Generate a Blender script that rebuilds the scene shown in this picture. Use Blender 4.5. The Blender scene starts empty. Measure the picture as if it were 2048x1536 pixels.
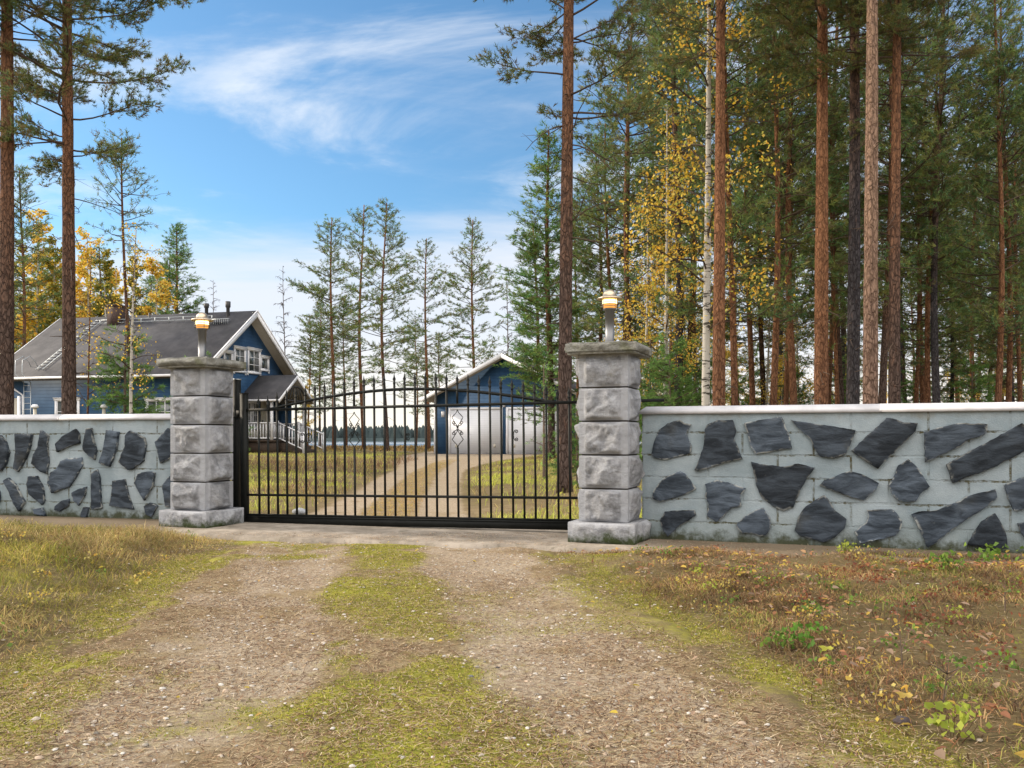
import bpy, math, random
import numpy as np
from mathutils import Vector, Matrix, noise as mn
R = math.radians
rng = np.random.default_rng(7)
random.seed(7)
scene = bpy.context.scene
col = scene.collection
PI = math.pi

# ------------------------------------------------------------------ camera, sky, sun, exposure
F = 1700.0; HOR = 875.0; CH = 1.0            # focal length and horizon in photo pixels, eye height in metres
cam_d = bpy.data.cameras.new('camera'); cam = bpy.data.objects.new('camera', cam_d); col.objects.link(cam)
cam.location = (0, 0, CH); cam.rotation_euler = (R(90), 0, 0)
cam_d.sensor_width = 36; cam_d.lens = 36 * F / 2048; cam_d.shift_y = (HOR - 768) / 2048
cam_d.clip_start = .05; cam_d.clip_end = 3000
scene.camera = cam
SUN_AZ, SUN_EL = -72.0, 26.0                 # degrees left of the view direction, height
sdir = Vector((math.sin(R(SUN_AZ)) * math.cos(R(SUN_EL)), math.cos(R(SUN_AZ)) * math.cos(R(SUN_EL)), math.sin(R(SUN_EL))))
sun_d = bpy.data.lights.new('sun', 'SUN'); sun_d.energy = 3.0; sun_d.angle = R(6); sun_d.color = (1, .86, .68)
sun = bpy.data.objects.new('sun', sun_d); col.objects.link(sun)
sun.rotation_euler = sdir.to_track_quat('Z', 'Y').to_euler()
scene.view_settings.view_transform = 'Standard'; scene.view_settings.look = 'None'
scene.view_settings.exposure = 0.57; scene.view_settings.gamma = 1
w = bpy.data.worlds.new('World'); scene.world = w; w.use_nodes = True
nt = w.node_tree; nt.nodes.clear()
def N(nt, t, **k):
    n = nt.nodes.new(t)
    for a, b in k.items():
        if hasattr(n, a): setattr(n, a, b)
        else: n.inputs[a.replace('_', ' ')].default_value = b
    return n
def L(nt, a, b): nt.links.new(a, b)
def math_(nt, op, a, b=None, c=None, clamp=False):
    n = nt.nodes.new('ShaderNodeMath'); n.operation = op; n.use_clamp = clamp
    for i, v in enumerate((a, b, c)):
        if v is None: continue
        if isinstance(v, (int, float)): n.inputs[i].default_value = v
        else: nt.links.new(v, n.inputs[i])
    return n.outputs[0]
def sstep(nt, v, a, b, c=0.0, d=1.0):
    n = nt.nodes.new('ShaderNodeMapRange'); n.interpolation_type = 'SMOOTHSTEP'
    nt.links.new(v, n.inputs['Value'])
    n.inputs['From Min'].default_value = a; n.inputs['From Max'].default_value = b
    n.inputs['To Min'].default_value = c; n.inputs['To Max'].default_value = d
    return n.outputs[0]
def mixc(nt, f, a, b, mode='MIX'):
    n = nt.nodes.new('ShaderNodeMix'); n.data_type = 'RGBA'; n.blend_type = mode
    for s, v in ((0, f), (6, a), (7, b)):
        if isinstance(v, (int, float)): n.inputs[s].default_value = v
        elif isinstance(v, tuple): n.inputs[s].default_value = (*v[:3], 1)
        else: nt.links.new(v, n.inputs[s])
    return n.outputs[2]
def noise_(nt, vec, scale, detail=4, rough=.55, dist=0):
    n = nt.nodes.new('ShaderNodeTexNoise'); n.inputs['Scale'].default_value = scale
    n.inputs['Detail'].default_value = detail; n.inputs['Roughness'].default_value = rough
    n.inputs['Distortion'].default_value = dist
    if vec is not None: nt.links.new(vec, n.inputs['Vector'])
    return n.outputs['Fac']
sky = N(nt, 'ShaderNodeTexSky'); sky.sky_type = 'NISHITA'; sky.sun_disc = False
sky.sun_elevation = R(SUN_EL); sky.sun_rotation = R(SUN_AZ); sky.air_density = 1.0; sky.dust_density = .6; sky.ozone_density = 1.6
tc = N(nt, 'ShaderNodeTexCoord'); sep = N(nt, 'ShaderNodeSeparateXYZ'); L(nt, tc.outputs['Generated'], sep.inputs[0])
zc = math_(nt, 'MAXIMUM', sep.outputs['Z'], .0)
zz = math_(nt, 'ADD', zc, .16)
cx = math_(nt, 'DIVIDE', sep.outputs['X'], zz); cy = math_(nt, 'DIVIDE', sep.outputs['Y'], zz)
comb = N(nt, 'ShaderNodeCombineXYZ'); L(nt, cx, comb.inputs[0]); L(nt, cy, comb.inputs[1])
mp = N(nt, 'ShaderNodeMapping'); L(nt, comb.outputs[0], mp.inputs[0])
mp.inputs['Rotation'].default_value = (0, 0, R(14)); mp.inputs['Scale'].default_value = (.55, 1.15, 1); mp.inputs['Location'].default_value = (3.3, 1.1, 0)
n1 = noise_(nt, mp.outputs[0], 1.15, 8, .58, .6)
n2 = noise_(nt, mp.outputs[0], .5, 3, .5, .3)
cov = math_(nt, 'ADD', math_(nt, 'MULTIPLY', n1, .62), math_(nt, 'MULTIPLY', n2, .38))
hz = sstep(nt, sep.outputs['Z'], .30, .01)               # more cloud towards the horizon
back = math_(nt, 'MULTIPLY', sstep(nt, sep.outputs['Y'], .30, -.25), sstep(nt, sep.outputs['Z'], .12, .50))            # added fill light: an over-bright cloud bank in the unseen sky behind the viewer
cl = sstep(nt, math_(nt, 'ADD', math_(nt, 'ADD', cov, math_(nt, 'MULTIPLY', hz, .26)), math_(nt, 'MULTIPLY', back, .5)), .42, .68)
warm = sstep(nt, sep.outputs['Z'], .14, .0)
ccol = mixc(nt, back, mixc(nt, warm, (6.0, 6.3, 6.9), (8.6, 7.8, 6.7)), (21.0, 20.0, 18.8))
skyc = mixc(nt, 1.0, sky.outputs[0], (.72, 1.05, 1.20), 'MULTIPLY')
mp2 = N(nt, 'ShaderNodeMapping'); L(nt, comb.outputs[0], mp2.inputs[0])
mp2.inputs['Rotation'].default_value = (0, 0, R(-12)); mp2.inputs['Scale'].default_value = (.7, 1.25, 1); mp2.inputs['Location'].default_value = (2.38, 5.18, 0)
ci = sstep(nt, noise_(nt, mp2.outputs[0], 1.25, 9, .60, .7), .45, .66); cj = sstep(nt, noise_(nt, mp2.outputs[0], .55, 2, .5, .3), .36, .56)
cirrus = math_(nt, 'MULTIPLY', math_(nt, 'MULTIPLY', ci, cj), .85)
skyc = mixc(nt, cirrus, skyc, (6.9, 7.2, 7.6))
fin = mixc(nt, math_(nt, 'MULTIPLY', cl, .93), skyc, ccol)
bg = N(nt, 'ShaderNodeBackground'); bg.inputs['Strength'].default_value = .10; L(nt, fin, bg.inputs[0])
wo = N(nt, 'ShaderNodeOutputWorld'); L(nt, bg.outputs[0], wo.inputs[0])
scene.cycles.max_bounces = 6; scene.cycles.diffuse_bounces = 3; scene.cycles.transparent_max_bounces = 8
scene.cycles.use_denoising = True

# ------------------------------------------------------------------ helpers
def tag(o, label=None, cat=None, group=None, kind=None):
    if label: o['label'] = label
    if cat: o['category'] = cat
    if group: o['group'] = group
    if kind: o['kind'] = kind
    return o
def empty(name, loc=(0, 0, 0), rz=0.0):
    o = bpy.data.objects.new(name, None); col.objects.link(o); o.location = loc; o.rotation_euler = (0, 0, rz); return o
class MB:
    """collects vertex and face arrays, then links them as one mesh"""
    def __init__(s): s.v = []; s.f3 = []; s.f4 = []; s.c = []; s.n = 0; s.hasc = False
    def add(s, v, f, c=None):
        v = np.asarray(v, dtype=np.float32).reshape(-1, 3); s.v.append(v)
        if len(f):
            if isinstance(f, np.ndarray):
                (s.f3 if f.shape[1] == 3 else s.f4).append(f.astype(np.int64) + s.n)
            else:
                t = [q for q in f if len(q) == 3]; q4 = [q for q in f if len(q) == 4]; big = [q for q in f if len(q) > 4]
                if t: s.f3.append(np.array(t, dtype=np.int64) + s.n)
                if q4: s.f4.append(np.array(q4, dtype=np.int64) + s.n)
                for b in big: s.f3.append(np.array([[b[0], b[i], b[i + 1]] for i in range(1, len(b) - 1)], dtype=np.int64) + s.n)
        if c is not None:
            s.hasc = True; c = np.asarray(c, dtype=np.float32)
            if c.ndim == 1: c = np.tile(c, (len(v), 1))
            s.c.append(c)
        else: s.c.append(np.ones((len(v), 3), dtype=np.float32))
        s.n += len(v)
    def box(s, x0, x1, y0, y1, z0, z1, M=None, c=None):
        v = np.array([(x, y, z) for z in (z0, z1) for y in (y0, y1) for x in (x0, x1)], dtype=float)
        if M is not None: v = np.array([M @ Vector(p) for p in v])
        s.add(v, [(0, 2, 3, 1), (4, 5, 7, 6), (0, 1, 5, 4), (2, 6, 7, 3), (0, 4, 6, 2), (1, 3, 7, 5)], c)
    def tube(s, pts, rad, sides=6, c=None, cap=True):
        pts = np.asarray(pts, dtype=float); n = len(pts)
        if np.isscalar(rad): rad = np.full(n, rad)
        d = np.gradient(pts, axis=0); d /= np.linalg.norm(d, axis=1)[:, None] + 1e-9
        up = np.where(np.abs(d[:, 2:3]) > .9, np.array([[1., 0, 0]]), np.array([[0, 0, 1.]]))
        a = np.cross(d, up); a /= np.linalg.norm(a, axis=1)[:, None] + 1e-9
        for i in range(1, n):
            if np.dot(a[i], a[i - 1]) < 0: a[i] *= -1
        b = np.cross(d, a)
        th = np.arange(sides) / sides * 2 * PI
        v = pts[:, None, :] + np.asarray(rad)[:, None, None] * (np.cos(th)[None, :, None] * a[:, None, :] + np.sin(th)[None, :, None] * b[:, None, :])
        i = np.arange(n - 1)[:, None] * sides; j = np.arange(sides)[None, :]; k = (j + 1) % sides
        f = np.stack([i + j, i + k, i + sides + k, i + sides + j], -1).reshape(-1, 4)
        s.add(v.reshape(-1, 3), f, c)
        if cap:
            s.f3.append(np.array([[s.n - n * sides, s.n - n * sides + q + 1, s.n - n * sides + q] for q in range(1, sides - 1)], dtype=np.int64))
            s.f3.append(np.array([[s.n - sides, s.n - sides + q, s.n - sides + q + 1] for q in range(1, sides - 1)], dtype=np.int64))
    def prism(s, poly, axis, a, b):
        """polygon in the other two axes extruded from a to b along an axis"""
        n = len(poly); v = []
        for t in (a, b):
            for (p, q) in poly:
                v.append((t, p, q) if axis == 0 else (p, t, q) if axis == 1 else (p, q, t))
        f = [tuple(range(n - 1, -1, -1)), tuple(range(n, 2 * n))] + [(i, (i + 1) % n, n + (i + 1) % n, n + i) for i in range(n)]
        s.add(v, f)
    def lathe(s, prof, cx=0, cy=0, sides=20, c=None):
        th = np.arange(sides) / sides * 2 * PI
        v = np.array([(cx + r * math.cos(t), cy + r * math.sin(t), z) for (r, z) in prof for t in th])
        n = len(prof); i = np.arange(n - 1)[:, None] * sides; j = np.arange(sides)[None, :]; k = (j + 1) % sides
        s.add(v, np.stack([i + j, i + k, i + sides + k, i + sides + j], -1).reshape(-1, 4), c)
    def mesh(s, name, m, smooth=False):
        me = bpy.data.meshes.new(name)
        v = np.concatenate(s.v); f3 = np.concatenate(s.f3) if s.f3 else np.zeros((0, 3), int); f4 = np.concatenate(s.f4) if s.f4 else np.zeros((0, 4), int)
        me.vertices.add(len(v)); me.vertices.foreach_set('co', v.ravel().astype(np.float32))
        nl = len(f3) * 3 + len(f4) * 4; me.loops.add(nl); me.polygons.add(len(f3) + len(f4))
        me.loops.foreach_set('vertex_index', np.concatenate([f3.ravel(), f4.ravel()]).astype(np.int32))
        st = np.concatenate([np.arange(len(f3)) * 3, len(f3) * 3 + np.arange(len(f4)) * 4]).astype(np.int32)
        me.polygons.foreach_set('loop_start', st)
        if smooth: me.polygons.foreach_set('use_smooth', np.ones(len(st), dtype=bool))
        me.update(calc_edges=True)
        if s.hasc:
            at = me.color_attributes.new('Col', 'FLOAT_COLOR', 'POINT')
            c = np.concatenate(s.c); c4 = np.concatenate([c, np.ones((len(c), 1), dtype=np.float32)], 1)
            at.data.foreach_set('color', c4.ravel().astype(np.float32))
        if m is not None: me.materials.append(m)
        me.validate()
        return me
    def build(s, name, m, parent=None, smooth=False, loc=None, rz=None):
        o = bpy.data.objects.new(name, s.mesh(name, m, smooth)); col.objects.link(o)
        if parent is not None: o.parent = parent
        if loc is not None: o.location = loc
        if rz is not None: o.rotation_euler = (0, 0, rz)
        return o
def inst(name, me, parent):
    o = bpy.data.objects.new(name, me); col.objects.link(o); o.parent = parent; return o
def ray(px, py): return np.array([(px - 1024) / F, 1.0, (HOR - py) / F])
def on_plane(px, py, p0, nrm):
    r = ray(px, py); o = np.array([0, 0, CH]); t = np.dot(np.array(p0) - o, nrm) / np.dot(r, nrm); return o + r * t
def at(px, D, z=0.0): return ((px - 1024) / F * D, D, z)
# value noise in numpy
_perm = rng.integers(0, 2 ** 31, size=(256, 256)).astype(np.float64) / 2 ** 31
def vnoise(x, y):
    xi = np.floor(x).astype(int); yi = np.floor(y).astype(int); fx = x - xi; fy = y - yi
    fx = fx * fx * (3 - 2 * fx); fy = fy * fy * (3 - 2 * fy)
    g = lambda a, b: _perm[a & 255, b & 255]
    return (g(xi, yi) * (1 - fx) + g(xi + 1, yi) * fx) * (1 - fy) + (g(xi, yi + 1) * (1 - fx) + g(xi + 1, yi + 1) * fx) * fy
def fbm(x, y, s=1.0, o=4):
    t = 0; a = .5; n = 0
    for i in range(o):
        t = t + a * vnoise(x * s + 17.3 * i, y * s + 5.1 * i); n += a; a *= .5; s *= 2.03
    return t / n
def ss(x, a, b):
    t = np.clip((x - a) / (b - a), 0, 1); return t * t * (3 - 2 * t)

# ------------------------------------------------------------------ materials
def mat(name, color=(.5, .5, .5), rough=.8, metal=0.0, attr=False, var=0.0, vscale=8, bump=0.0, bscale=40, spec=.5, emit=None, estr=0, fn=None, trans=0.0):
    m = bpy.data.materials.new(name); m.use_nodes = True; nt = m.node_tree
    p = nt.nodes['Principled BSDF']
    p.inputs['Roughness'].default_value = rough; p.inputs['Metallic'].default_value = metal
    p.inputs['Specular IOR Level'].default_value = spec
    tc = nt.nodes.new('ShaderNodeTexCoord'); obj = tc.outputs['Object']
    base = None
    if attr:
        a = nt.nodes.new('ShaderNodeAttribute'); a.attribute_name = 'Col'; base = a.outputs['Color']
        if color != (.5, .5, .5): base = mixc(nt, 1.0, base, color, 'MULTIPLY')
    else:
        p.inputs['Base Color'].default_value = (*color, 1)
        rgb = nt.nodes.new('ShaderNodeRGB'); rgb.outputs[0].default_value = (*color, 1); base = rgb.outputs[0]
    if var:
        f = noise_(nt, obj, vscale, 6, .65)
        f = sstep(nt, f, .3, .7, 1 - var, 1 + var)
        sc = nt.nodes.new('ShaderNodeVectorMath'); sc.operation = 'SCALE'; L(nt, base, sc.inputs[0]); L(nt, f, sc.inputs['Scale']); base = sc.outputs[0]
    h = None
    if bump:
        h = noise_(nt, obj, bscale, 6, .65)
    if fn: base, h = fn(nt, obj, base, h, p)
    if base is not None: L(nt, base, p.inputs['Base Color'])
    if h is not None:
        b = nt.nodes.new('ShaderNodeBump'); b.inputs['Strength'].default_value = min(1, bump if bump else .5); b.inputs['Distance'].default_value = .02
        L(nt, h, b.inputs['Height']); L(nt, b.outputs[0], p.inputs['Normal'])
    if emit: p.inputs['Emission Color'].default_value = (*emit, 1); p.inputs['Emission Strength'].default_value = estr
    if trans:
        out = nt.nodes['Material Output']; tr = nt.nodes.new('ShaderNodeBsdfTranslucent'); L(nt, base, tr.inputs[0])
        mx = nt.nodes.new('ShaderNodeMixShader'); mx.inputs[0].default_value = trans
        L(nt, p.outputs[0], mx.inputs[1]); L(nt, tr.outputs[0], mx.inputs[2]); L(nt, mx.outputs[0], out.inputs[0])
    return m
def sepz(nt, obj):
    s = nt.nodes.new('ShaderNodeSeparateXYZ'); L(nt, obj, s.inputs[0]); return s
def fn_wall(nt, obj, base, h, p):
    sp = sepz(nt, obj); cb = nt.nodes.new('ShaderNodeCombineXYZ')
    wob = noise_(nt, obj, 3.5, 3); wob = math_(nt, 'MULTIPLY', math_(nt, 'SUBTRACT', wob, .5), .025)
    wob2 = noise_(nt, obj, 40, 3); wob2 = math_(nt, 'MULTIPLY', math_(nt, 'SUBTRACT', wob2, .5), .022)
    L(nt, sp.outputs['X'], cb.inputs[0]); L(nt, math_(nt, 'ADD', math_(nt, 'ADD', sp.outputs['Z'], wob), wob2), cb.inputs[1])
    br = nt.nodes.new('ShaderNodeTexBrick'); br.offset = .5; L(nt, cb.outputs[0], br.inputs['Vector'])
    br.inputs['Scale'].default_value = 1; br.inputs['Brick Width'].default_value = .62; br.inputs['Row Height'].default_value = .209
    br.inputs['Mortar Size'].default_value = .011; br.inputs['Mortar Smooth'].default_value = .35; br.inputs['Bias'].default_value = 0
    pn = noise_(nt, obj, 2.7, 3); msk = sstep(nt, pn, .42, .52)
    rag = sstep(nt, noise_(nt, obj, 17, 5, .8), .40, .60, .12, 1); joint = math_(nt, 'MULTIPLY', math_(nt, 'MULTIPLY', br.outputs['Fac'], rag), math_(nt, 'ADD', math_(nt, 'MULTIPLY', msk, .93), .05))
    # patches of thin render, bare spots
    blot = noise_(nt, obj, 1.6, 6, .7)
    c = mixc(nt, sstep(nt, blot, .35, .65), (.22, .268, .292), (.315, .362, .388))
    sp2 = noise_(nt, obj, 90, 3, .7); c = mixc(nt, sstep(nt, sp2, .55, .75, 0, .35), c, (.20, .24, .25))
    spk = noise_(nt, obj, 9, 5, .75); c = mixc(nt, sstep(nt, spk, .66, .74, 0, .75), c, (.42, .40, .34))
    mossy = noise_(nt, obj, 7, 4); jc = mixc(nt, mossy, (.035, .032, .022), (.10, .085, .025))
    c = mixc(nt, joint, c, jc)
    lowz = sstep(nt, math_(nt, 'ADD', sp.outputs['Z'], math_(nt, 'MULTIPLY', noise_(nt, obj, 9, 4, .7), -.32)), .0, -.13)
    c = mixc(nt, lowz, c, (.030, .032, .016))
    mid = sstep(nt, math_(nt, 'ADD', sp.outputs['Z'], math_(nt, 'MULTIPLY', noise_(nt, obj, 5, 4, .7), -.5)), .16, -.14)
    c = mixc(nt, math_(nt, 'MULTIPLY', mid, .22), c, (.13, .15, .10))
    top = sstep(nt, math_(nt, 'ADD', sp.outputs['Z'], math_(nt, 'MULTIPLY', noise_(nt, obj, 3.5, 5, .7), .55)), 1.42, 1.56)
    c = mixc(nt, math_(nt, 'MULTIPLY', top, .6), c, (.20, .19, .15))
    hh = math_(nt, 'SUBTRACT', math_(nt, 'MULTIPLY', noise_(nt, obj, 75, 4, .7), .45), math_(nt, 'MULTIPLY', br.outputs['Fac'], 1.0))
    hh = math_(nt, 'ADD', hh, math_(nt, 'MULTIPLY', noise_(nt, obj, 6, 4, .6), .9))
    return c, hh
def fn_slate(nt, obj, base, h, p):
    oi = nt.nodes.new('ShaderNodeObjectInfo')
    mp = nt.nodes.new('ShaderNodeMapping'); L(nt, obj, mp.inputs[0]); mp.inputs['Scale'].default_value = (1, 1, 3.2); mp.inputs['Rotation'].default_value = (0, .5, 0)
    a = noise_(nt, mp.outputs[0], 3.2, 7, .62, .7)
    c = mixc(nt, sstep(nt, a, .36, .70), (.013, .018, .025), (.062, .078, .100))
    b = noise_(nt, obj, 2.3, 4); c = mixc(nt, sstep(nt, b, .58, .75, 0, .5), c, (.055, .052, .040))
    g = noise_(nt, obj, 26, 4, .7); c = mixc(nt, sstep(nt, g, .63, .78, 0, .5), c, (.12, .13, .13))
    at_ = nt.nodes.new('ShaderNodeAttribute'); at_.attribute_name = 'Col'
    en = sstep(nt, noise_(nt, obj, 11, 4, .7), .48, .60); c = mixc(nt, math_(nt, 'MULTIPLY', math_(nt, 'MULTIPLY', sstep(nt, at_.outputs['Fac'], .55, .95), en), .75), c, (.23, .235, .22))
    tint = sstep(nt, oi.outputs['Random'], 0, 1, .70, 1.55); vs = nt.nodes.new('ShaderNodeVectorMath'); vs.operation = 'SCALE'; L(nt, c, vs.inputs[0]); L(nt, tint, vs.inputs['Scale']); c = vs.outputs[0]
    hh = math_(nt, 'ADD', math_(nt, 'MULTIPLY', noise_(nt, mp.outputs[0], 5, 6, .6, 1.0), 1.2), math_(nt, 'MULTIPLY', noise_(nt, obj, 60, 4), .3))
    return c, hh
def fn_granite(nt, obj, base, h, p):
    a = noise_(nt, obj, 6, 6, .7); b = noise_(nt, obj, 120, 3, .8)
    c = mixc(nt, sstep(nt, a, .3, .72), (.20, .203, .215), (.47, .475, .50))
    c = mixc(nt, sstep(nt, b, .55, .7, 0, .6), c, (.17, .16, .165))
    at_ = nt.nodes.new('ShaderNodeAttribute'); at_.attribute_name = 'Col'; c = mixc(nt, sstep(nt, at_.outputs['Fac'], .15, .6, .75, 0), c, (.45, .457, .485))
    d = noise_(nt, obj, 3.1, 5, .7); c = mixc(nt, sstep(nt, d, .56, .72, 0, .45), c, (.26, .23, .17))
    return c, math_(nt, 'ADD', math_(nt, 'MULTIPLY', noise_(nt, obj, 16, 8, .75), 2.2), math_(nt, 'MULTIPLY', noise_(nt, obj, 90, 3, .7), .5))
def fn_cap(nt, obj, base, h, p):
    a = noise_(nt, obj, 7, 7, .75); b = noise_(nt, obj, 90, 3, .8)
    c = mixc(nt, sstep(nt, a, .3, .7), (.105, .10, .082), (.30, .295, .27))
    c = mixc(nt, sstep(nt, b, .55, .7, 0, .6), c, (.08, .075, .06))
    d = noise_(nt, obj, 4, 5, .7); c = mixc(nt, sstep(nt, d, .53, .68, 0, .5), c, (.11, .115, .045))
    return c, math_(nt, 'ADD', math_(nt, 'MULTIPLY', noise_(nt, obj, 18, 7, .7), 1.5), math_(nt, 'MULTIPLY', noise_(nt, obj, 90, 3, .7), .4))
def fn_base(nt, obj, base, h, p):
    c, hh = fn_granite(nt, obj, base, h, p); sp = sepz(nt, obj)
    m = sstep(nt, math_(nt, 'ADD', sp.outputs['Z'], math_(nt, 'MULTIPLY', noise_(nt, obj, 8, 5, .7), -.42)), -.06, -.22)
    c = mixc(nt, m, c, (.045, .058, .022))
    return c, hh
def fn_bark(lo, hi, dark, zsplit=5.0):
    def f(nt, obj, base, h, p):
        mp = nt.nodes.new('ShaderNodeMapping'); L(nt, obj, mp.inputs[0]); mp.inputs['Scale'].default_value = (1, 1, .32)
        sp = sepz(nt, obj)
        a = noise_(nt, mp.outputs[0], 26, 6, .7, .6); b = noise_(nt, obj, 2.2, 3)
        t = sstep(nt, math_(nt, 'ADD', sp.outputs['Z'], math_(nt, 'MULTIPLY', b, 2.5)), zsplit - 2, zsplit + 4.0)
        c = mixc(nt, t, lo, hi)
        vo = nt.nodes.new('ShaderNodeTexVoronoi'); vo.feature = 'DISTANCE_TO_EDGE'; vo.inputs['Scale'].default_value = 19
        wv = nt.nodes.new('ShaderNodeMix'); wv.data_type = 'VECTOR'; wv.inputs[0].default_value = .12; nn_ = nt.nodes.new('ShaderNodeTexNoise'); nn_.inputs['Scale'].default_value = 9; nn_.inputs['Detail'].default_value = 4; L(nt, mp.outputs[0], nn_.inputs['Vector'])
        L(nt, mp.outputs[0], wv.inputs[4]); L(nt, nn_.outputs['Color'], wv.inputs[5]); L(nt, wv.outputs[1], vo.inputs['Vector'])
        crack = sstep(nt, vo.outputs['Distance'], .0, .16, 1, 0); low = sstep(nt, sp.outputs['Z'], zsplit + 3, zsplit - 2, .45, 1)
        c = mixc(nt, sstep(nt, a, .34, .60, .75, 0), c, dark); c = mixc(nt, math_(nt, 'MULTIPLY', math_(nt, 'MULTIPLY', crack, low), .85), c, dark)
        s = noise_(nt, mp.outputs[0], 9, 5, .7); c = mixc(nt, sstep(nt, s, .56, .75, 0, .55), c, (hi[0] * 1.15, hi[1] * 1.2, hi[2] * 1.35))
        return c, math_(nt, 'SUBTRACT', math_(nt, 'MULTIPLY', a, 1.8), math_(nt, 'MULTIPLY', crack, 1.2))
    return f
def fn_birch(nt, obj, base, h, p):
    mp = nt.nodes.new('ShaderNodeMapping'); L(nt, obj, mp.inputs[0]); mp.inputs['Scale'].default_value = (1, 1, 4.5)
    a = noise_(nt, mp.outputs[0], 5.5, 4, .65); c = mixc(nt, sstep(nt, a, .54, .62), (.44, .41, .36), (.045, .038, .03))
    return c, a
def fn_siding(nt, obj, base, h, p):
    sp = sepz(nt, obj); m = math_(nt, 'FRACT', math_(nt, 'MULTIPLY', sp.outputs['Z'], 1 / .165))
    g = sstep(nt, m, 0, .10, 1, 0); f = noise_(nt, obj, 1.5, 5, .6)
    c = mixc(nt, sstep(nt, f, .35, .7), (.021, .062, .135), (.038, .092, .180))
    c = mixc(nt, math_(nt, 'MULTIPLY', g, .6), c, (.004, .012, .035))
    return c, math_(nt, 'SUBTRACT', m, math_(nt, 'MULTIPLY', g, 1.0))
def fn_roof(nt, obj, base, h, p):
    f = noise_(nt, obj, 1.3, 6, .65); g = noise_(nt, obj, 60, 2, .6)
    c = mixc(nt, sstep(nt, f, .32, .7), (.048, .047, .052), (.085, .082, .087))
    c = mixc(nt, sstep(nt, g, .5, .7, 0, .3), c, (.12, .115, .12))
    return c, g
def fn_doorpan(nt, obj, base, h, p):
    sp = sepz(nt, obj); m = math_(nt, 'FRACT', math_(nt, 'MULTIPLY', sp.outputs['Z'], 1 / .115)); g = sstep(nt, m, 0, .14, 1, 0)
    return mixc(nt, math_(nt, 'MULTIPLY', g, .35), base, (.35, .36, .42)), math_(nt, 'SUBTRACT', 1, g)
def fn_concrete(nt, obj, base, h, p):
    a = noise_(nt, obj, 2.4, 7, .7); c = mixc(nt, sstep(nt, a, .35, .68), (.20, .17, .135), (.37, .32, .265))
    b = noise_(nt, obj, 6, 6, .75, .5); c = mixc(nt, sstep(nt, b, .54, .70, 0, .7), c, (.085, .08, .045))
    g = noise_(nt, obj, 45, 4, .75); c = mixc(nt, sstep(nt, g, .56, .72, 0, .6), c, (.12, .095, .07))
    sp = sepz(nt, obj); ax_ = math_(nt, 'ABSOLUTE', math_(nt, 'ADD', sp.outputs['X'], 1.25)); sd = sstep(nt, math_(nt, 'ADD', ax_, math_(nt, 'MULTIPLY', a, .8)), 2.5, 3.3)
    c = mixc(nt, math_(nt, 'MULTIPLY', sd, .85), c, mixc(nt, b, (.075, .058, .035), (.19, .14, .09)))
    return c, math_(nt, 'ADD', b, math_(nt, 'MULTIPLY', g, .5))
def fn_ground(nt, obj, base, h, p):
    # Col: R moss, G bare gravel, B dry litter
    s = nt.nodes.new('ShaderNodeSeparateColor'); L(nt, base, s.inputs[0])
    a = noise_(nt, obj, 4.2, 7, .72); b = noise_(nt, obj, 38, 5, .75); d = noise_(nt, obj, 150, 3, .8); e = noise_(nt, obj, 12, 5, .7)
    gr = mixc(nt, sstep(nt, b, .35, .66), (.26, .195, .135), (.50, .41, .30))
    gr = mixc(nt, sstep(nt, d, .54, .68, 0, .7), gr, (.56, .49, .39))
    dk2 = noise_(nt, obj, 95, 4, .8); gr = mixc(nt, sstep(nt, dk2, .57, .68, 0, .6), gr, (.10, .07, .048))
    gr = mixc(nt, sstep(nt, e, .52, .70, 0, .6), gr, (.22, .145, .092))
    mo = mixc(nt, sstep(nt, a, .3, .7), (.18, .185, .035), (.40, .385, .058))
    mo = mixc(nt, sstep(nt, b, .45, .7, 0, .65), mo, (.27, .21, .055))
    mo = mixc(nt, sstep(nt, d, .58, .7, 0, .5), mo, (.06, .07, .015))
    li = mixc(nt, sstep(nt, a, .35, .65), (.21, .150, .085), (.36, .28, .165))
    li = mixc(nt, sstep(nt, b, .5, .7, 0, .6), li, (.31, .22, .13))
    li = mixc(nt, sstep(nt, d, .56, .7, 0, .7), li, (.09, .06, .035)); dk = noise_(nt, obj, 70, 4, .8); li = mixc(nt, sstep(nt, dk, .56, .68, 0, .75), li, (.05, .034, .022)); fi = noise_(nt, obj, 420, 2, .7); li = mixc(nt, sstep(nt, fi, .5, .68, 0, .6), li, (.40, .30, .19))
    soil = mixc(nt, b, (.060, .050, .024), (.20, .145, .07))
    c = mixc(nt, s.outputs[2], soil, li)
    gm = math_(nt, 'ADD', s.outputs[1], math_(nt, 'MULTIPLY', math_(nt, 'SUBTRACT', e, .5), .9)); c = mixc(nt, sstep(nt, gm, .3, .7), c, gr)
    mm = math_(nt, 'ADD', s.outputs[0], math_(nt, 'MULTIPLY', math_(nt, 'SUBTRACT', e, .5), 1.3)); mm = math_(nt, 'ADD', mm, math_(nt, 'MULTIPLY', math_(nt, 'SUBTRACT', b, .5), 1.2)); c = mixc(nt, sstep(nt, mm, .1, .95), c, mo)
    return c, math_(nt, 'ADD', math_(nt, 'MULTIPLY', b, 1.0), math_(nt, 'ADD', math_(nt, 'MULTIPLY', d, .6), math_(nt, 'MULTIPLY', noise_(nt, obj, 420, 2, .7), .25)))
def fn_water(nt, obj, base, h, p): return base, noise_(nt, obj, .6, 5, .6)

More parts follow.
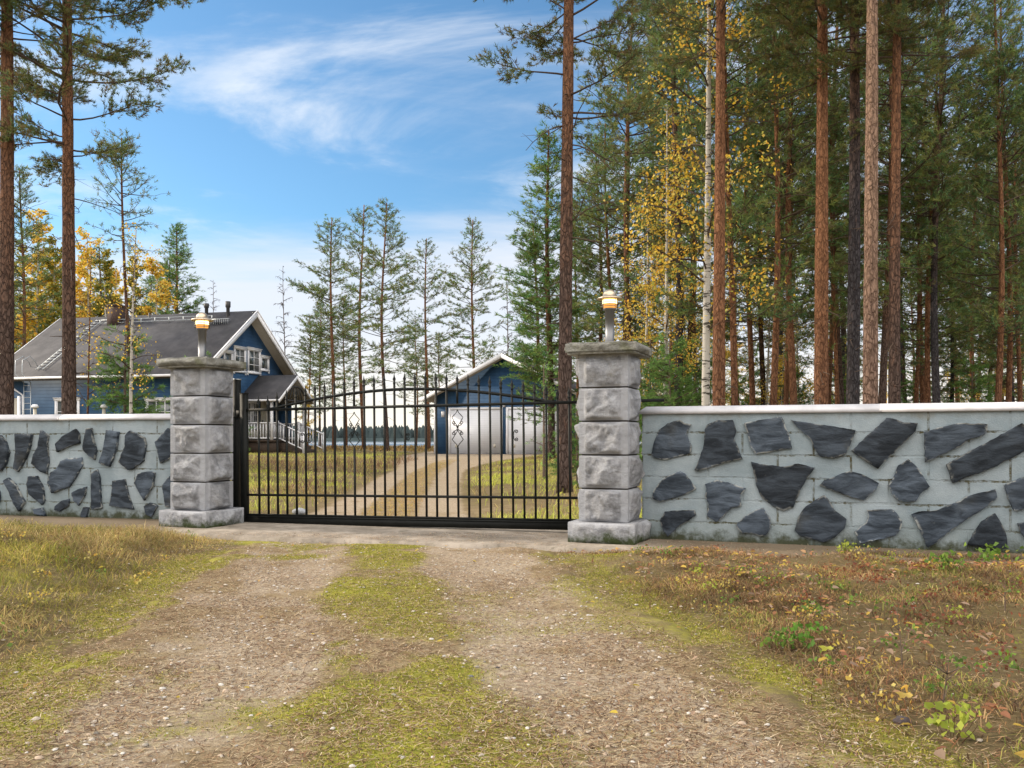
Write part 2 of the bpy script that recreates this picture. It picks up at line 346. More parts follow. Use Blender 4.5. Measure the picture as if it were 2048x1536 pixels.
M = {}
M['wall'] = mat('painted_block', bump=.55, fn=fn_wall, rough=.92, spec=.2)
M['slate'] = mat('slate', bump=.45, fn=fn_slate, rough=.72, spec=.25)
M['granite'] = mat('granite', bump=1.0, fn=fn_granite, rough=.85, spec=.3)
M['base'] = mat('granite_mossy', bump=.75, fn=fn_base, rough=.9, spec=.2)
M['cap'] = mat('granite_weathered', bump=.8, fn=fn_cap, rough=.92, spec=.2)
M['whitemetal'] = mat('white_sheet', (.50, .49, .505), .5, var=.2, vscale=2.2)
M['white'] = mat('white_paint', (.76, .76, .79), .6, var=.05, vscale=5)
M['whitedoor'] = mat('white_door', (.74, .75, .80), .5, fn=fn_doorpan, bump=.4)
M['black'] = mat('black_iron', (.008, .009, .008), .6, spec=.22, bump=.15, bscale=60, var=.3, vscale=10)
M['siding'] = mat('blue_siding', fn=fn_siding, bump=.45, rough=.7, spec=.2)
M['roof'] = mat('roof_felt', fn=fn_roof, bump=.3, rough=.85, spec=.25)
M['soffit'] = mat('soffit', (.34, .31, .27), .7, var=.08)
M['cream'] = mat('cream_paint', (.50, .46, .38), .6)
M['glass'] = mat('window_glass', (.035, .045, .045), .06, spec=1.0)
M['brass'] = mat('pale_brass', (.55, .45, .33), .38, metal=1.0)
M['steel'] = mat('brushed_steel', (.20, .20, .205), .5, metal=1.0, bump=.05, bscale=120)
M['galv'] = mat('galvanised', (.42, .45, .47), .45, metal=.6)
M['amber'] = mat('lit_amber_glass', (.5, .24, .06), .3, emit=(1.0, .42, .09), estr=.75)
M['bulb'] = mat('lit_bulb', (.9, .6, .2), .3, emit=(1.0, .72, .28), estr=3.5)
M['dark'] = mat('dark_metal', (.025, .025, .027), .6)
M['brick'] = mat('chimney_brick', (.05, .028, .022), .85, var=.4, vscale=12, bump=.5)
M['darkwood'] = mat('dark_boards', (.045, .028, .018), .8, var=.3, vscale=10)
M['concrete'] = mat('old_concrete', fn=fn_concrete, bump=.6, rough=.95, spec=.15)
M['ground'] = mat('ground_cover', attr=True, fn=fn_ground, bump=.9, rough=1.0, spec=.1)
M['water'] = mat('lake_water', (.10, .13, .15), .18, fn=fn_water, bump=.2, spec=.5)
M['pinebark'] = mat('pine_bark', fn=fn_bark((.115, .082, .070), (.255, .125, .068), (.045, .030, .025)), bump=.9, rough=.95, spec=.1)
M['pinebark_red'] = mat('pine_bark_red', fn=fn_bark((.165, .088, .055), (.30, .145, .075), (.075, .035, .022), 2.5), bump=.9, rough=.95, spec=.1)
M['pinebark_grey'] = mat('pine_bark_grey', fn=fn_bark((.075, .068, .072), (.20, .115, .078), (.030, .026, .028), 8.5), bump=.9, rough=.95, spec=.1)
M['pinebark_pale'] = mat('pine_bark_pale', fn=fn_bark((.22, .145, .115), (.36, .235, .165), (.10, .06, .045), 3.0), bump=1.0, rough=.95, spec=.1)
M['twig'] = mat('twig', (.115, .080, .058), .9, var=.3, vscale=9)
M['twig_grey'] = mat('twig_grey', (.13, .105, .10), .9, var=.2, vscale=9)
M['birchbark'] = mat('birch_bark', fn=fn_birch, bump=.3, rough=.8, spec=.2)
M['needles'] = mat('needles', attr=True, rough=.65, spec=.25, trans=.35)
M['leaf'] = mat('leaf', attr=True, rough=.6, spec=.25, trans=.5)
M['blade'] = mat('grass_blade', attr=True, rough=.8, spec=.15, trans=.35)
M['pebble'] = mat('pebble', attr=True, rough=.9, spec=.2, var=.2, vscale=80)
M['twigp'] = M['twig']
M['farwood'] = mat('far_wood', (.046, .062, .064), 1.0, var=.25, vscale=.05, spec=0)

# ------------------------------------------------------------------ ground, driveway, apron, lake
def apron(x): return 7.6 - .26 * (x - .3)
def drive_c(y): return np.interp(y, [0, 2.7, 4, 6.2, 7.6, 9.5, 13, 22, 30, 38, 41.5], [.15, -.36, -.55, -.95, -1.12, -1.5, -1.75, -2.3, -2.45, -2.0, -1.7])
def drive_hw(y): return np.interp(y, [0, 3, 7.5, 9, 13, 25, 33, 38, 41.5], [1.55, 1.5, 1.4, 1.2, 1.05, 1.1, 2.1, 3.0, 3.4])
def height(x, y):
    x = np.asarray(x, float); y = np.asarray(y, float)
    off = np.abs(x - drive_c(y)) - drive_hw(y)
    side = ss(off, -.05, 1.0)
    n = fbm(x, y, .9, 4) - .5
    h = side * (n * .22 + .05) + (fbm(x + 40, y, 4.0, 3) - .5) * .035 * (.4 + side)
    h = h + .10 * ss(-x, 2.4, 4.2) * ss(apron(x) - y, .0, 2.0) * ss(12 - y, 0, 3)
    flat = 1 - ss(apron(x) - y, .0, .55) * 1.0
    near = 1 - ss(y - (apron(x) + 2.1), 0, 1.5)
    k = 1 - flat * near
    h = h * k + (-.012) * (1 - k)
    h = h + .15 * ss(y, 12, 42)
    bank = ss(y, 72, 86)
    far = ss(np.abs(x) , 60, 160)
    return h * (1 - bank) - 1.9 * bank
def masks(x, y):
    c = drive_c(y); hw = drive_hw(y); t = (x - c)
    n = fbm(x, y, 1.1, 5); n2 = fbm(x + 9, y - 4, 2.6, 4); n3 = fbm(x - 20, y + 11, .5, 3)
    inside = 1 - ss(np.abs(t) - hw, -.25, .12)
    rut = np.minimum(np.abs(t - .72), np.abs(t + .72))
    gravel = inside * np.clip(1.05 - ss(rut, .15, .75) * .85 + (n2 - .5) * 2.6, 0, 1)
    centre = 1 - ss(np.abs(t + .02), .15, .42)
    edge = ss(np.abs(t), 1.05, 1.3) * (1 - ss(np.abs(t), 1.6, 1.9))
    moss = np.clip(centre * (.72 + 1.2 * (n2 - .48)) + edge * (.45 + 1.8 * (n2 - .35)) + inside * (.10 + (n - .5) * 2.6 + (n2 - .5) * 1.2), 0, 1)
    right = ss(t, .25, .6); moss = moss * (1 - .55 * right * (1 - ss(t, 1.35, 1.6) * .5))
    beyond = ss(y, 8.8, 10.5)
    moss = moss * (1 - beyond) + beyond * np.clip((n2 - .45) * 2 * (1 - inside), 0, 1) * .7
    moss = np.maximum(moss, (1 - inside) * np.clip((n - .56) * 3.2, 0, 1) * .8)
    gravel = gravel * (1 - moss * .8) * (1 - beyond) + beyond * inside * (1 - .95 * (1 - ss(np.abs(t), .22, .48)) * (1 - ss(y, 26, 33))) * (.75 + (n2 - .5))
    litter = np.clip((.30 + (n3 - .5) * 1.2) * (1 - inside) + inside * .95 + centre * beyond, 0, 1)
    return np.stack([moss, gravel, litter], -1)
xs = np.concatenate([-np.geomspace(1200, 7.2, 50), np.arange(-7.0, 7.01, .05), np.geomspace(7.2, 1200, 50)])
ys = np.concatenate([np.array([-60, -30, -15, -8, -4, -2, -.5]), np.arange(.5, 10.5, .05), np.geomspace(10.5, 92, 120), np.array([120, 200, 500, 1200, 2500])])
X, Y = np.meshgrid(xs, ys)
def surf(x, y):
    x = np.asarray(x, float); y = np.asarray(y, float); g = height(x, y); t = x - drive_c(y); T = t / drive_hw(y); rut = np.minimum(np.abs(t - .72), np.abs(t + .72))
    d = g + .018 - .018 * ss(.5 - rut, 0, .4) - .030 * ss(np.abs(T), .93, 1.0) + (fbm(x, y, 9, 3) - .5) * .012
    g = np.where((y > apron(x) + .02) & (y < apron(x) + 1.9), .034, g)
    return np.where((np.abs(T) < 1.0) & (y < 7.9), np.maximum(d, g), g)
def grid_mesh(X, Y, Z, C, name, m, parent=None):
    ny, nx = X.shape; b = MB(); i = np.arange(ny - 1)[:, None] * nx; j = np.arange(nx - 1)[None, :]
    f = np.stack([i + j, i + j + 1, i + nx + j + 1, i + nx + j], -1).reshape(-1, 4)
    b.add(np.stack([X, Y, Z], -1).reshape(-1, 3), f, C.reshape(-1, 3)); return b.build(name, m, parent, smooth=True)
tag(grid_mesh(X, Y, height(X, Y) - .004, masks(X, Y), 'ground', M['ground']), kind='structure')
def drive_sheet(y0, y1, ny, nx, name):
    yy = np.linspace(0, 1, ny) ** 1.25 * (y1 - y0) + y0; tt = np.linspace(-1, 1, nx)
    T, YY = np.meshgrid(tt, yy); edge = (fbm(YY * 1.7 + np.sign(T) * 30, T * 0, 1.6, 4) - .5) * .35
    XX = drive_c(YY) + T * (drive_hw(YY) + edge * np.abs(T))
    t = XX - drive_c(YY); rut = np.minimum(np.abs(t - .72), np.abs(t + .72))
    Z = height(XX, YY) + .012 - .018 * ss(.5 - rut, 0, .4) - .030 * ss(np.abs(T), .93, 1.0) + (fbm(XX, YY, 9, 3) - .5) * .012
    Z += .006
    return grid_mesh(XX, YY, Z, masks(XX, YY), name, M['ground'])
tag(drive_sheet(-6, 7.95, 330, 90, 'driveway'), kind='structure')
tag(drive_sheet(9.4, 41.5, 220, 50, 'track'), kind='structure')
# concrete apron under the wall and gate: one thin worn slab
b = MB(); nx = 260; ax = np.linspace(-10, 9, nx)
fe = apron(ax) + (fbm(ax, ax * 0, 3, 4) - .5) * .16; be = apron(ax) + 1.95
rows = [(fe - .02, -.06), (fe, .026), (fe + .10, .032), (fe * .5 + be * .5, .034), (be, .034), (be, -.06)]
V = np.concatenate([np.stack([ax, yy, np.full(nx, z)], -1) for yy, z in rows])
i = np.arange(len(rows) - 1)[:, None] * nx; j = np.arange(nx - 1)[None, :]
b.add(V, np.stack([i + j, i + j + 1, i + nx + j + 1, i + nx + j], -1).reshape(-1, 4)); tag(b.build('pavement', M['concrete']), kind='structure')
b = MB(); b.box(-1200, 1200, 74, 640, -1.62, -1.5); tag(b.build('water', M['water']), kind='structure')
# far shore: low land with a wood that reads as one mass
b = MB(); xs2 = np.linspace(-1200, 1200, 160); V = []; 
for k, (yy, z) in enumerate([(548, -1.7), (556, .4), (620, 2.0), (900, 6.0)]): V.append(np.stack([xs2, np.full(160, yy) + 6 * np.sin(xs2 * .02), np.full(160, float(z))], -1))
i = np.arange(3)[:, None] * 160; j = np.arange(159)[None, :]
b.add(np.concatenate(V), np.stack([i + j, i + j + 1, i + 160 + j + 1, i + 160 + j], -1).reshape(-1, 4)); tag(b.build('hills', M['farwood']), kind='structure')
b = MB()
for k in range(4600):
    x = rng.uniform(-1150, 1150); y = 557 + rng.uniform(0, 40); h = rng.uniform(7.0, 9.6); r = rng.uniform(2.2, 4.0); z0 = 0.2
    th = np.arange(5) / 5 * 2 * PI + rng.uniform(0, 6)
    v = [(x, y, z0 + h)] + [(x + r * math.cos(t) * .6, y + r * math.sin(t) * .6, z0 + h * .55) for t in th] + [(x + r * math.cos(t), y + r * math.sin(t), z0) for t in th]
    b.add(v, [(0, 1 + q, 1 + (q + 1) % 5) for q in range(5)] + [(1 + q, 6 + q, 6 + (q + 1) % 5, 1 + (q + 1) % 5) for q in range(5)])
tag(b.build('distant_wood', M['farwood']), 'low dark wood along the far shore of the lake', 'wood', kind='stuff')

# ------------------------------------------------------------------ stone gate pillars
def rock_noise(p, q, sd):
    v = Vector((p * 5.2 + sd * 13.7, q * 5.2 + sd * 3.1, sd * 1.9))
    v = v + Vector((mn.noise(v * 1.1), 0, mn.noise(v * 1.1 + Vector((9, 9, 9))))) * .5
    a = mn.noise(v) * .9 + (1 - abs(mn.noise(v * 1.7 + Vector((4, 0, 0)))) * 2.2) * .35 + mn.noise(v * 4.3) * .22 + mn.noise(v * 9.0) * .10
    d, p = mn.voronoi(v * .9); k = mn.noise(p[0] * 5.0) * .5
    return a + k + .05
def facets(seed):
    g = random.Random(seed * 91.7); return [(g.uniform(.1, 1.3), g.uniform(-5, 5), g.uniform(-6, 6)) for _ in range(6)]
def rock_block(mb, hw, z0, z1, bulge, seed, margin=.05, joint=.008, nu=34, nv=24, thick_round=0.0):
    """four rock-faced sides round a square block, a narrow dressed margin along every vertical edge"""
    for side in range(4):
        a = side * PI / 2; ca, sa = math.cos(a), math.sin(a); V = []; CC = []; fc = facets(seed + side * 7.3); zc_ = (z0 + z1) / 2
        for jv in range(nv + 1):
            t = jv / nv; z = z0 + (z1 - z0) * t
            for iu in range(nu + 1):
                u = -1 + 2 * iu / nu; x = u * hw
                ed = min(hw - abs(x), hw); eu = float(ss(ed, margin, margin + .035)); ez = float(ss(min(t, 1 - t) * (z1 - z0), .0, .035))
                fr = min(p_[0] + p_[1] * x + p_[2] * (z - zc_) for p_ in fc); out = hw + eu * ez * max(-.006, bulge * (.42 + 1.15 * fr + .55 * rock_noise(x + side * 3, z, seed)))
                if t in (0.0, 1.0): out -= joint * (.35 + eu * .65)
                V.append((x * ca - (-out) * sa, x * sa + (-out) * ca, z)); CC.append((eu * ez,) * 3)
        f = [(j * (nu + 1) + i, j * (nu + 1) + i + 1, (j + 1) * (nu + 1) + i + 1, (j + 1) * (nu + 1) + i) for j in range(nv) for i in range(nu)]
        mb.add(V, f, CC)
    h = hw - joint * .6
    mb.add([(-h, -h, z1), (h, -h, z1), (h, h, z1), (-h, h, z1)], [(0, 1, 2, 3)]); mb.add([(-h, -h, z0), (h, -h, z0), (h, h, z0), (-h, h, z0)], [(3, 2, 1, 0)])
def pillar(loc, yaw, seed, label, hw=.2325):
    t = empty('gate_pillar', loc, yaw); tag(t, label, 'pillar', 'stone gate pillars')
    b = MB(); rock_block(b, .315, .0, .198, .035, seed, margin=.035, nv=12, nu=34); b.build('base', M['base'], t)
    z = .198; ch = .3118
    for k in range(5):
        b = MB(); rock_block(b, hw, z + .004, z + ch - .009, .056, seed + 1.7 * k + 1)
        b.build('block', M['granite'], t)
        c = MB(); c.box(-hw + .020, hw - .020, -hw + .020, hw - .020, z + ch - .012, z + ch + .006); 
        c.build('joint', M['dark_joint'], t); z += ch
    b = MB(); rock_block(b, .335, z + .008, z + .088, .026, seed + 20, margin=.012, nv=10, nu=34)
    # sloping upper bed and thin lower drip of the capstone
    h0 = .335; V = []; n = 18
    for j in range(n + 1):
        for i in range(n + 1):
            x = -1 + 2 * i / n; y = -1 + 2 * j / n; r = max(abs(x), abs(y))
            V.append((x * h0 * .995, y * h0 * .995, z + .086 + .035 * (1 - r) ** .6 + .010 * mn.noise(Vector((x * 4, y * 4, seed)))))
    b.add(V, [(j * (n + 1) + i, j * (n + 1) + i + 1, (j + 1) * (n + 1) + i + 1, (j + 1) * (n + 1) + i) for j in range(n) for i in range(n)])
    b.box(-.318, .318, -.318, .318, z - .012, z + .010)
    b.build('capstone', M['cap'], t)
    return t, z + .118
M['dark_joint'] = mat('joint_mortar', (.05, .043, .032), .95)
PR, topz = pillar((.925, 8.05, .02), R(-21.5), 3.0, 'taller looking granite gate pillar beside the garage and the wide slate wall')
PL, _ = pillar((-3.444, 9.45, .01), R(-20), 11.0, 'granite gate pillar in front of the blue house, next to the narrow-slate wall')
def lantern(loc, label):
    t = empty('pillar_lamp', loc, 0); tag(t, label, 'lamp', 'lit lamps on the gate pillars')
    b = MB(); b.lathe([(0, 0), (.072, 0), (.072, .012), (.043, .018), (.0425, .25), (.046, .252), (.046, .315), (.058, .32), (.062, .334), (.0, .334)], sides=28); b.build('post', M['steel'], t, smooth=False)
    b = MB(); b.lathe([(.050, .334), (.064, .345), (.066, .425), (.058, .44), (.0, .44)], sides=28); b.build('shade', M['amber'], t, smooth=True)
    b = MB(); b.lathe([(.067, .378), (.0685, .384), (.0685, .408), (.067, .414)], sides=28); b.build('bulb', M['bulb'], t, smooth=True)
    b = MB()
    for k, z in enumerate((.352, .372, .392)): b.lathe([(.066, z), (.088 - .0 * k, z - .006), (.088, z - .003), (.066, z + .004)], sides=28)
    for a in range(4): b.tube([(.079 * math.cos(a * PI / 2 + .6), .079 * math.sin(a * PI / 2 + .6), z) for z in (.334, .43)], .003, 6)
    b.build('guard', M['steel'], t)
    b = MB(); b.lathe([(0, .428), (.112, .418), (.122, .424), (.112, .436), (.066, .452), (.060, .478), (.044, .500), (.02, .513), (0, .516)], sides=32); b.build('hood', M['brass'], t, smooth=True)
    return t
lantern((.925, 8.05, topz + .012), 'lit steel lamp on the granite pillar nearest the forest')
lantern((-3.444, 9.45, topz + .002), 'lit steel lamp on the granite pillar in front of the blue house')

# ------------------------------------------------------------------ block walls with slate slabs set in them
def slate_wall(p0, p1, thick, ztop, name, label, polys, end_mitre):
    """front face runs from p0 (x,y) to p1; local x along the wall, local y to the back"""
    d = np.array(p1) - np.array(p0); Lw = np.linalg.norm(d); a = math.atan2(d[1], d[0]); t = empty(name, (p0[0], p0[1], 0), a)
    tag(t, label, 'wall', 'slate-decorated block walls')
    nx, nz = int(Lw / .04), 30; xsl = np.linspace(0, Lw, nx); zsl = np.linspace(-.05, ztop, nz); XX, ZZ = np.meshgrid(xsl, zsl)
    YY = (fbm(XX, ZZ, 2.2, 4) - .5) * .022
    b = MB(); i = np.arange(nz - 1)[:, None] * nx; j = np.arange(nx - 1)[None, :]
    f = np.stack([i + j, i + j + 1, i + nx + j + 1, i + nx + j], -1).reshape(-1, 4)
    b.add(np.stack([XX, YY, ZZ], -1).reshape(-1, 3), f)
    b.box(0.002, Lw - .002, .02, thick, -.05, ztop)
    b.build('blockwork', M['wall'], t)
    b = MB(); o = .025  # folded sheet coping in joined lengths
    segs = np.arange(0, Lw, 2.1).tolist() + [Lw]
    for k in range(len(segs) - 1):
        s0, s1 = segs[k] - (.02 if k == 0 else 0), segs[k + 1] + .012; q = .0015 * (k % 2); z0 = ztop - .012; m0 = .05 if (k == 0 and end_mitre) else 0
        prof = [(-o - q, z0), (-o - q, z0 + .030), (.055, z0 + .074 + q), (thick - .03, z0 + .072 + q), (thick + o, z0 + .030), (thick + o, z0)]
        n = len(prof); v = []
        for e, x in ((0, s0), (1, s1)):
            for (y, z) in prof: v.append((x + (m0 if e == 0 and z > z0 + .05 else 0), y, z))
        b.add(v, [tuple(range(n - 1, -1, -1)), tuple(range(n, 2 * n))] + [(q2, (q2 + 1) % n, n + (q2 + 1) % n, n + q2) for q2 in range(n)])
        if k: b.box(segs[k] - .008, segs[k] + .008, -o - .004, -o + .01, z0 + .002, z0 + .028)
    b.build('coping', M['whitemetal'], t)
    Minv = t.matrix_basis.inverted() if False else (Matrix.Translation((p0[0], p0[1], 0)) @ Matrix.Rotation(a, 4, 'Z')).inverted()
    nrm = np.array([math.sin(a), -math.cos(a), 0.0])
    extra = [(xx, zz_) for xx in np.arange(.5, 3.0, .42) for zz_ in (.28, .62, .95)] if not end_mitre else [(xx, zz_) for xx in np.arange(3.6, 6.9, .62) for zz_ in (.25, .60, .95)]
    for k, (poly, org, sc) in enumerate(polys + [(e_, None, 0) for e_ in extra]):
        P = []
        if sc == 0:
            g_ = random.Random(k); a0_ = g_.uniform(0, 3); P = [(poly[0] + g_.uniform(-.04, .04) + (.15 + g_.uniform(-.05, .05)) * math.cos(a0_ + q_) * 1.0, poly[1] + .11 * math.sin(a0_ + q_) * g_.uniform(.8, 1.3)) for q_ in (0, 1.1, 2.2, 3.3, 4.5, 5.3)]; poly = []
        for (zx, zy) in poly:
            w_ = on_plane(org[0] + zx / sc, org[1] + zy / sc, (p0[0], p0[1], 0), nrm); l = Minv @ Vector(w_); P.append((l.x, l.z))
        # roughen the outline
        Q = []; n = len(P)
        for i2 in range(n):
            x0, z0 = P[i2]; x1, z1 = P[(i2 + 1) % n]; Ls = math.hypot(x1 - x0, z1 - z0); m = max(1, int(Ls / .03))
            for q in range(m):
                u = q / m; jx = (random.random() - .5) * .008; jz = (random.random() - .5) * .008
                Q.append((x0 + (x1 - x0) * u + jx * (q > 0), z0 + (z1 - z0) * u + jz * (q > 0)))
        n = len(Q); cx_ = sum(q[0] for q in Q) / n; cz_ = sum(q[1] for q in Q) / n
        th = random.uniform(.026, .040); tilt = random.uniform(-.02, .02); tz = random.uniform(-.015, .015)
        V = []; rings = [(1.0, .02), (1.0, -th * .92), (.985, -th), (.80, -th * 1.01), (.55, -th * 1.02), (.28, -th * 1.02)]
        for r_, y in rings:
            for (x, z) in Q:
                xx = cx_ + (x - cx_) * r_; zq = cz_ + (z - cz_) * r_
                dy = 0 if y > 0 else tilt * (xx - cx_) * 2 + tz * (zq - cz_) * 2 + .012 * mn.noise(Vector((xx * 7, zq * 7, k))) * (r_ < 1)
                V.append((xx, min(y + dy, -.012 if y < 0 else 1), zq))
        V.append((cx_, -th * 1.08, cz_)); f = []
        for q in range(len(rings) - 1):
            for i2 in range(n): f.append((q * n + i2, q * n + (i2 + 1) % n, (q + 1) * n + (i2 + 1) % n, (q + 1) * n + i2))
        c0 = (len(rings) - 1) * n; f += [(c0 + i2, c0 + (i2 + 1) % n, len(V) - 1) for i2 in range(n)]
        f += []
        EC = np.zeros((len(V), 3)); EC[n:3 * n] = 1; EC[:n] = .8; b = MB(); b.add(V, f, EC); b.build('slate_slab', M['slate'], t)
    return t
oA = ((1270, 780), 4.3875); oB = ((1648, 780), 4.3875); oC = ((0, 780), 3.938)
A = [
 [(145,570),(165,480),(215,350),(290,290),(400,262),(440,290),(495,300),(455,370),(470,430),(500,490),(495,545),(420,575),(260,612),(190,600)],
 [(525,700),(570,600),(605,490),(615,350),(635,305),(720,265),(860,262),(890,360),(870,425),(910,510),(945,600),(760,645),(555,710)],
 [(960,290),(1285,232),(1345,370),(1380,510),(1060,565),(1010,480),(985,370)],
 [(1370,265),(1755,320),(1935,355),(1900,450),(1850,560),(1740,600),(1620,580),(1570,510),(1535,425),(1440,340)],
 [(155,940),(165,890),(230,800),(300,750),(400,712),(450,740),(540,860),(520,880),(400,930),(215,980)],
 [(618,825),(720,785),(870,825),(975,860),(930,920),(935,1015),(850,1030),(770,1120),(715,1158),(630,1100),(650,1000),(615,930),(630,860)],
 [(1020,630),(1100,650),(1310,672),(1430,645),(1575,680),(1500,790),(1450,880),(1390,1030),(1305,1062),(1210,1020),(1105,930),(1060,820)],
 [(225,1130),(265,1065),(400,1055),(525,1050),(540,1095),(450,1160),(380,1200),(290,1285),(240,1200)],
 [(885,1185),(960,1110),(1060,1050),(1125,1030),(1190,1130),(1195,1200),(1150,1270),(1095,1280),(1030,1255),(940,1255)],
 [(1400,1230),(1440,1100),(1480,1040),(1570,970),(1660,918),(1700,960),(1760,1060),(1855,1130),(1840,1210),(1755,1290),(1650,1335),(1450,1280)]]
B = [
 [(240,530),(550,243),(600,250),(700,285),(820,290),(800,360),(470,690),(310,590)],
 [(875,370),(1000,330),(1200,290),(1430,300),(1425,370),(1390,400),(1270,430),(1200,490),(885,632)],
 [(1070,655),(1200,580),(1460,440),(1735,290),(1780,330),(1790,400),(1770,530),(1480,680),(1280,755),(1125,815)],
 [(-40,835),(0,790),(220,710),(350,745),(480,815),(440,890),(350,965),(180,920)],
 [(740,605),(800,660),(860,740),(925,845),(840,910),(800,975),(730,985),(650,975),(590,900),(565,830),(600,780),(650,660)],
 [(375,1050),(600,1045),(640,1080),(685,1150),(670,1220),(620,1280),(460,1310),(315,1340),(265,1240),(370,1160),(390,1100)],
 [(765,1090),(830,1065),(1000,1050),(1200,970),(1240,935),(1500,870),(1515,940),(1430,1020),(1180,1180),(960,1350),(905,1380),(840,1230)],
 [(1255,1355),(1320,1240),(1380,1150),(1495,1080),(1540,1150),(1590,1260),(1605,1385),(1440,1380)],
 [(1580,830),(1755,760),(1850,740),(1900,900),(1850,1010),(1665,1060),(1600,930)],
 [(1695,1170),(1755,1160),(1850,1200),(1830,1300),(1755,1295),(1715,1240)]]
Cc = [
 [(-60,370),(20,355),(55,400),(85,490),(60,580),(20,640),(-60,630)],
 [(130,345),(265,350),(245,450),(215,540),(150,645),(115,620),(135,470)],
 [(335,318),(395,360),(385,420),(395,560),(380,660),(330,645),(260,580),(275,510),(310,450)],
 [(445,425),(500,365),(605,305),(635,350),(635,420),(560,440),(460,490)],
 [(690,305),(730,298),(745,400),(768,480),(755,550),(720,530),(665,470),(675,380)],
 [(850,315),(945,330),(930,450),(900,540),(870,605),(790,575),(815,490),(835,400)],
 [(1035,320),(1150,375),(1165,430),(1140,560),(1060,620),(1020,630),(945,565),(1000,440),(1000,360)],
 [(1230,410),(1330,300),(1400,290),(1400,510),(1275,578),(1255,500)],
 [(490,560),(530,540),(650,530),(660,590),(600,700),(560,760),(420,812),(388,730),(410,650),(460,620)],
 [(35,715),(75,690),(130,740),(205,885),(160,955),(120,900),(80,800)],
 [(235,680),(300,675),(345,760),(362,870),(340,905),(240,820),(222,740)],
 [(730,650),(775,625),(795,700),(800,820),(810,930),(730,940),(725,790)],
 [(895,715),(990,700),(1030,860),(1060,940),(870,910),(890,800)],
 [(1100,655),(1190,640),(1230,650),(1215,760),(1145,870),(1100,790),(1070,730)],
 [(1285,750),(1400,620),(1400,920),(1310,920)],
 [(575,810),(640,775),(690,760),(680,830),(630,910),(590,870)],
 [(445,915),(500,870),(555,855),(550,910),(480,955),(440,945)],
 [(270,935),(345,925),(370,990),(280,975)],
 [(650,985),(670,920),(710,925),(690,1000),(655,1003)],
 [(1140,915),(1190,885),(1250,910),(1200,1000),(1160,980)],
 [(-60,780),(0,790),(10,850),(0,890),(-60,900)]]
slate_wall((1.246, 8.142), (8.4, 8.142 - .352 * 7.154), .19, 1.235, 'slate_wall', 'grey block wall set with big angular slate slabs, running from the pillar by the forest',
           [(p, *oA) for p in A] + [(p, *oB) for p in B], True)
slate_wall((-9.6, 9.90 + .255 * 5.98), (-3.62, 9.90), .19, 1.222, 'slate_wall', 'grey block wall set with narrow slate slabs in front of the blue house', [(p, *oC) for p in Cc], False)

# ------------------------------------------------------------------ sliding iron gate
ga = math.atan2(-.307, 1.0)
gate = empty('sliding_gate', (-3.06, 9.75, .03), ga); gate.rotation_euler = (0, -.0115, ga)
tag(gate, 'black wrought iron sliding gate with arched top and spear pickets', 'gate')
GL = 3.95
def bar(mb, x0, x1, y0, y1, z0, z1): mb.box(x0, x1, y0, y1, z0, z1)
b = MB(); bar(b, -.01, 4.0, -.028, .028, -.012, .075); bar(b, .03, 4.0, -.036, .036, .062, .072); bar(b, .03, 4.0, -.012, .012, .076, .098); b.build('bottom_beam', M['black'], gate)
b = MB(); bar(b, .03, 4.78, -.016, .016, 1.268, 1.298); b.build('upper_rail', M['black'], gate)
b = MB(); bar(b, .03, 4.0, -.014, .014, .300, .326); b.build('lower_rail', M['black'], gate)
b = MB(); b.box(-.035, .035, -.03, .03, -.012, 1.47); b.box(-.04, .04, -.035, .035, 1.47, 1.478); b.build('stile', M['black'], gate)
def arch(s):
    s = np.asarray(s, float); c = np.clip((s - .32) / (3.68 - .32), 0, 1); return 1.283 + .185 * np.sin(c * PI) ** .95
sa = np.linspace(.30, 3.70, 40); b = MB(); b.tube(np.stack([sa, sa * 0, arch(sa)], -1), .0165, 4); b.build('arch_rail', M['black'], gate)
def scroll_pts(cx_, cz_, r, a0, turns, sx):
    n = 16; out = []
    for k in range(n + 1):
        u = k / n; rr = r * (1 - .72 * u); an = a0 + turns * 2 * PI * u; out.append((cx_ + sx * rr * math.cos(an), 0, cz_ + rr * math.sin(an)))
    return out
def picket(mb, x, z0, z1, tip, r=.0095):
    mb.box(x - r, x + r, -r, r, z0, z1)
    mb.lathe([(.0, tip - .125), (.016, tip - .122), (.016, tip - .108), (.009, tip - .104), (.020, tip - .072), (.010, tip - .048), (.006, tip - .03), (0, tip)], x, 0, 6)
sp_ = (3.822 - .19) / 30
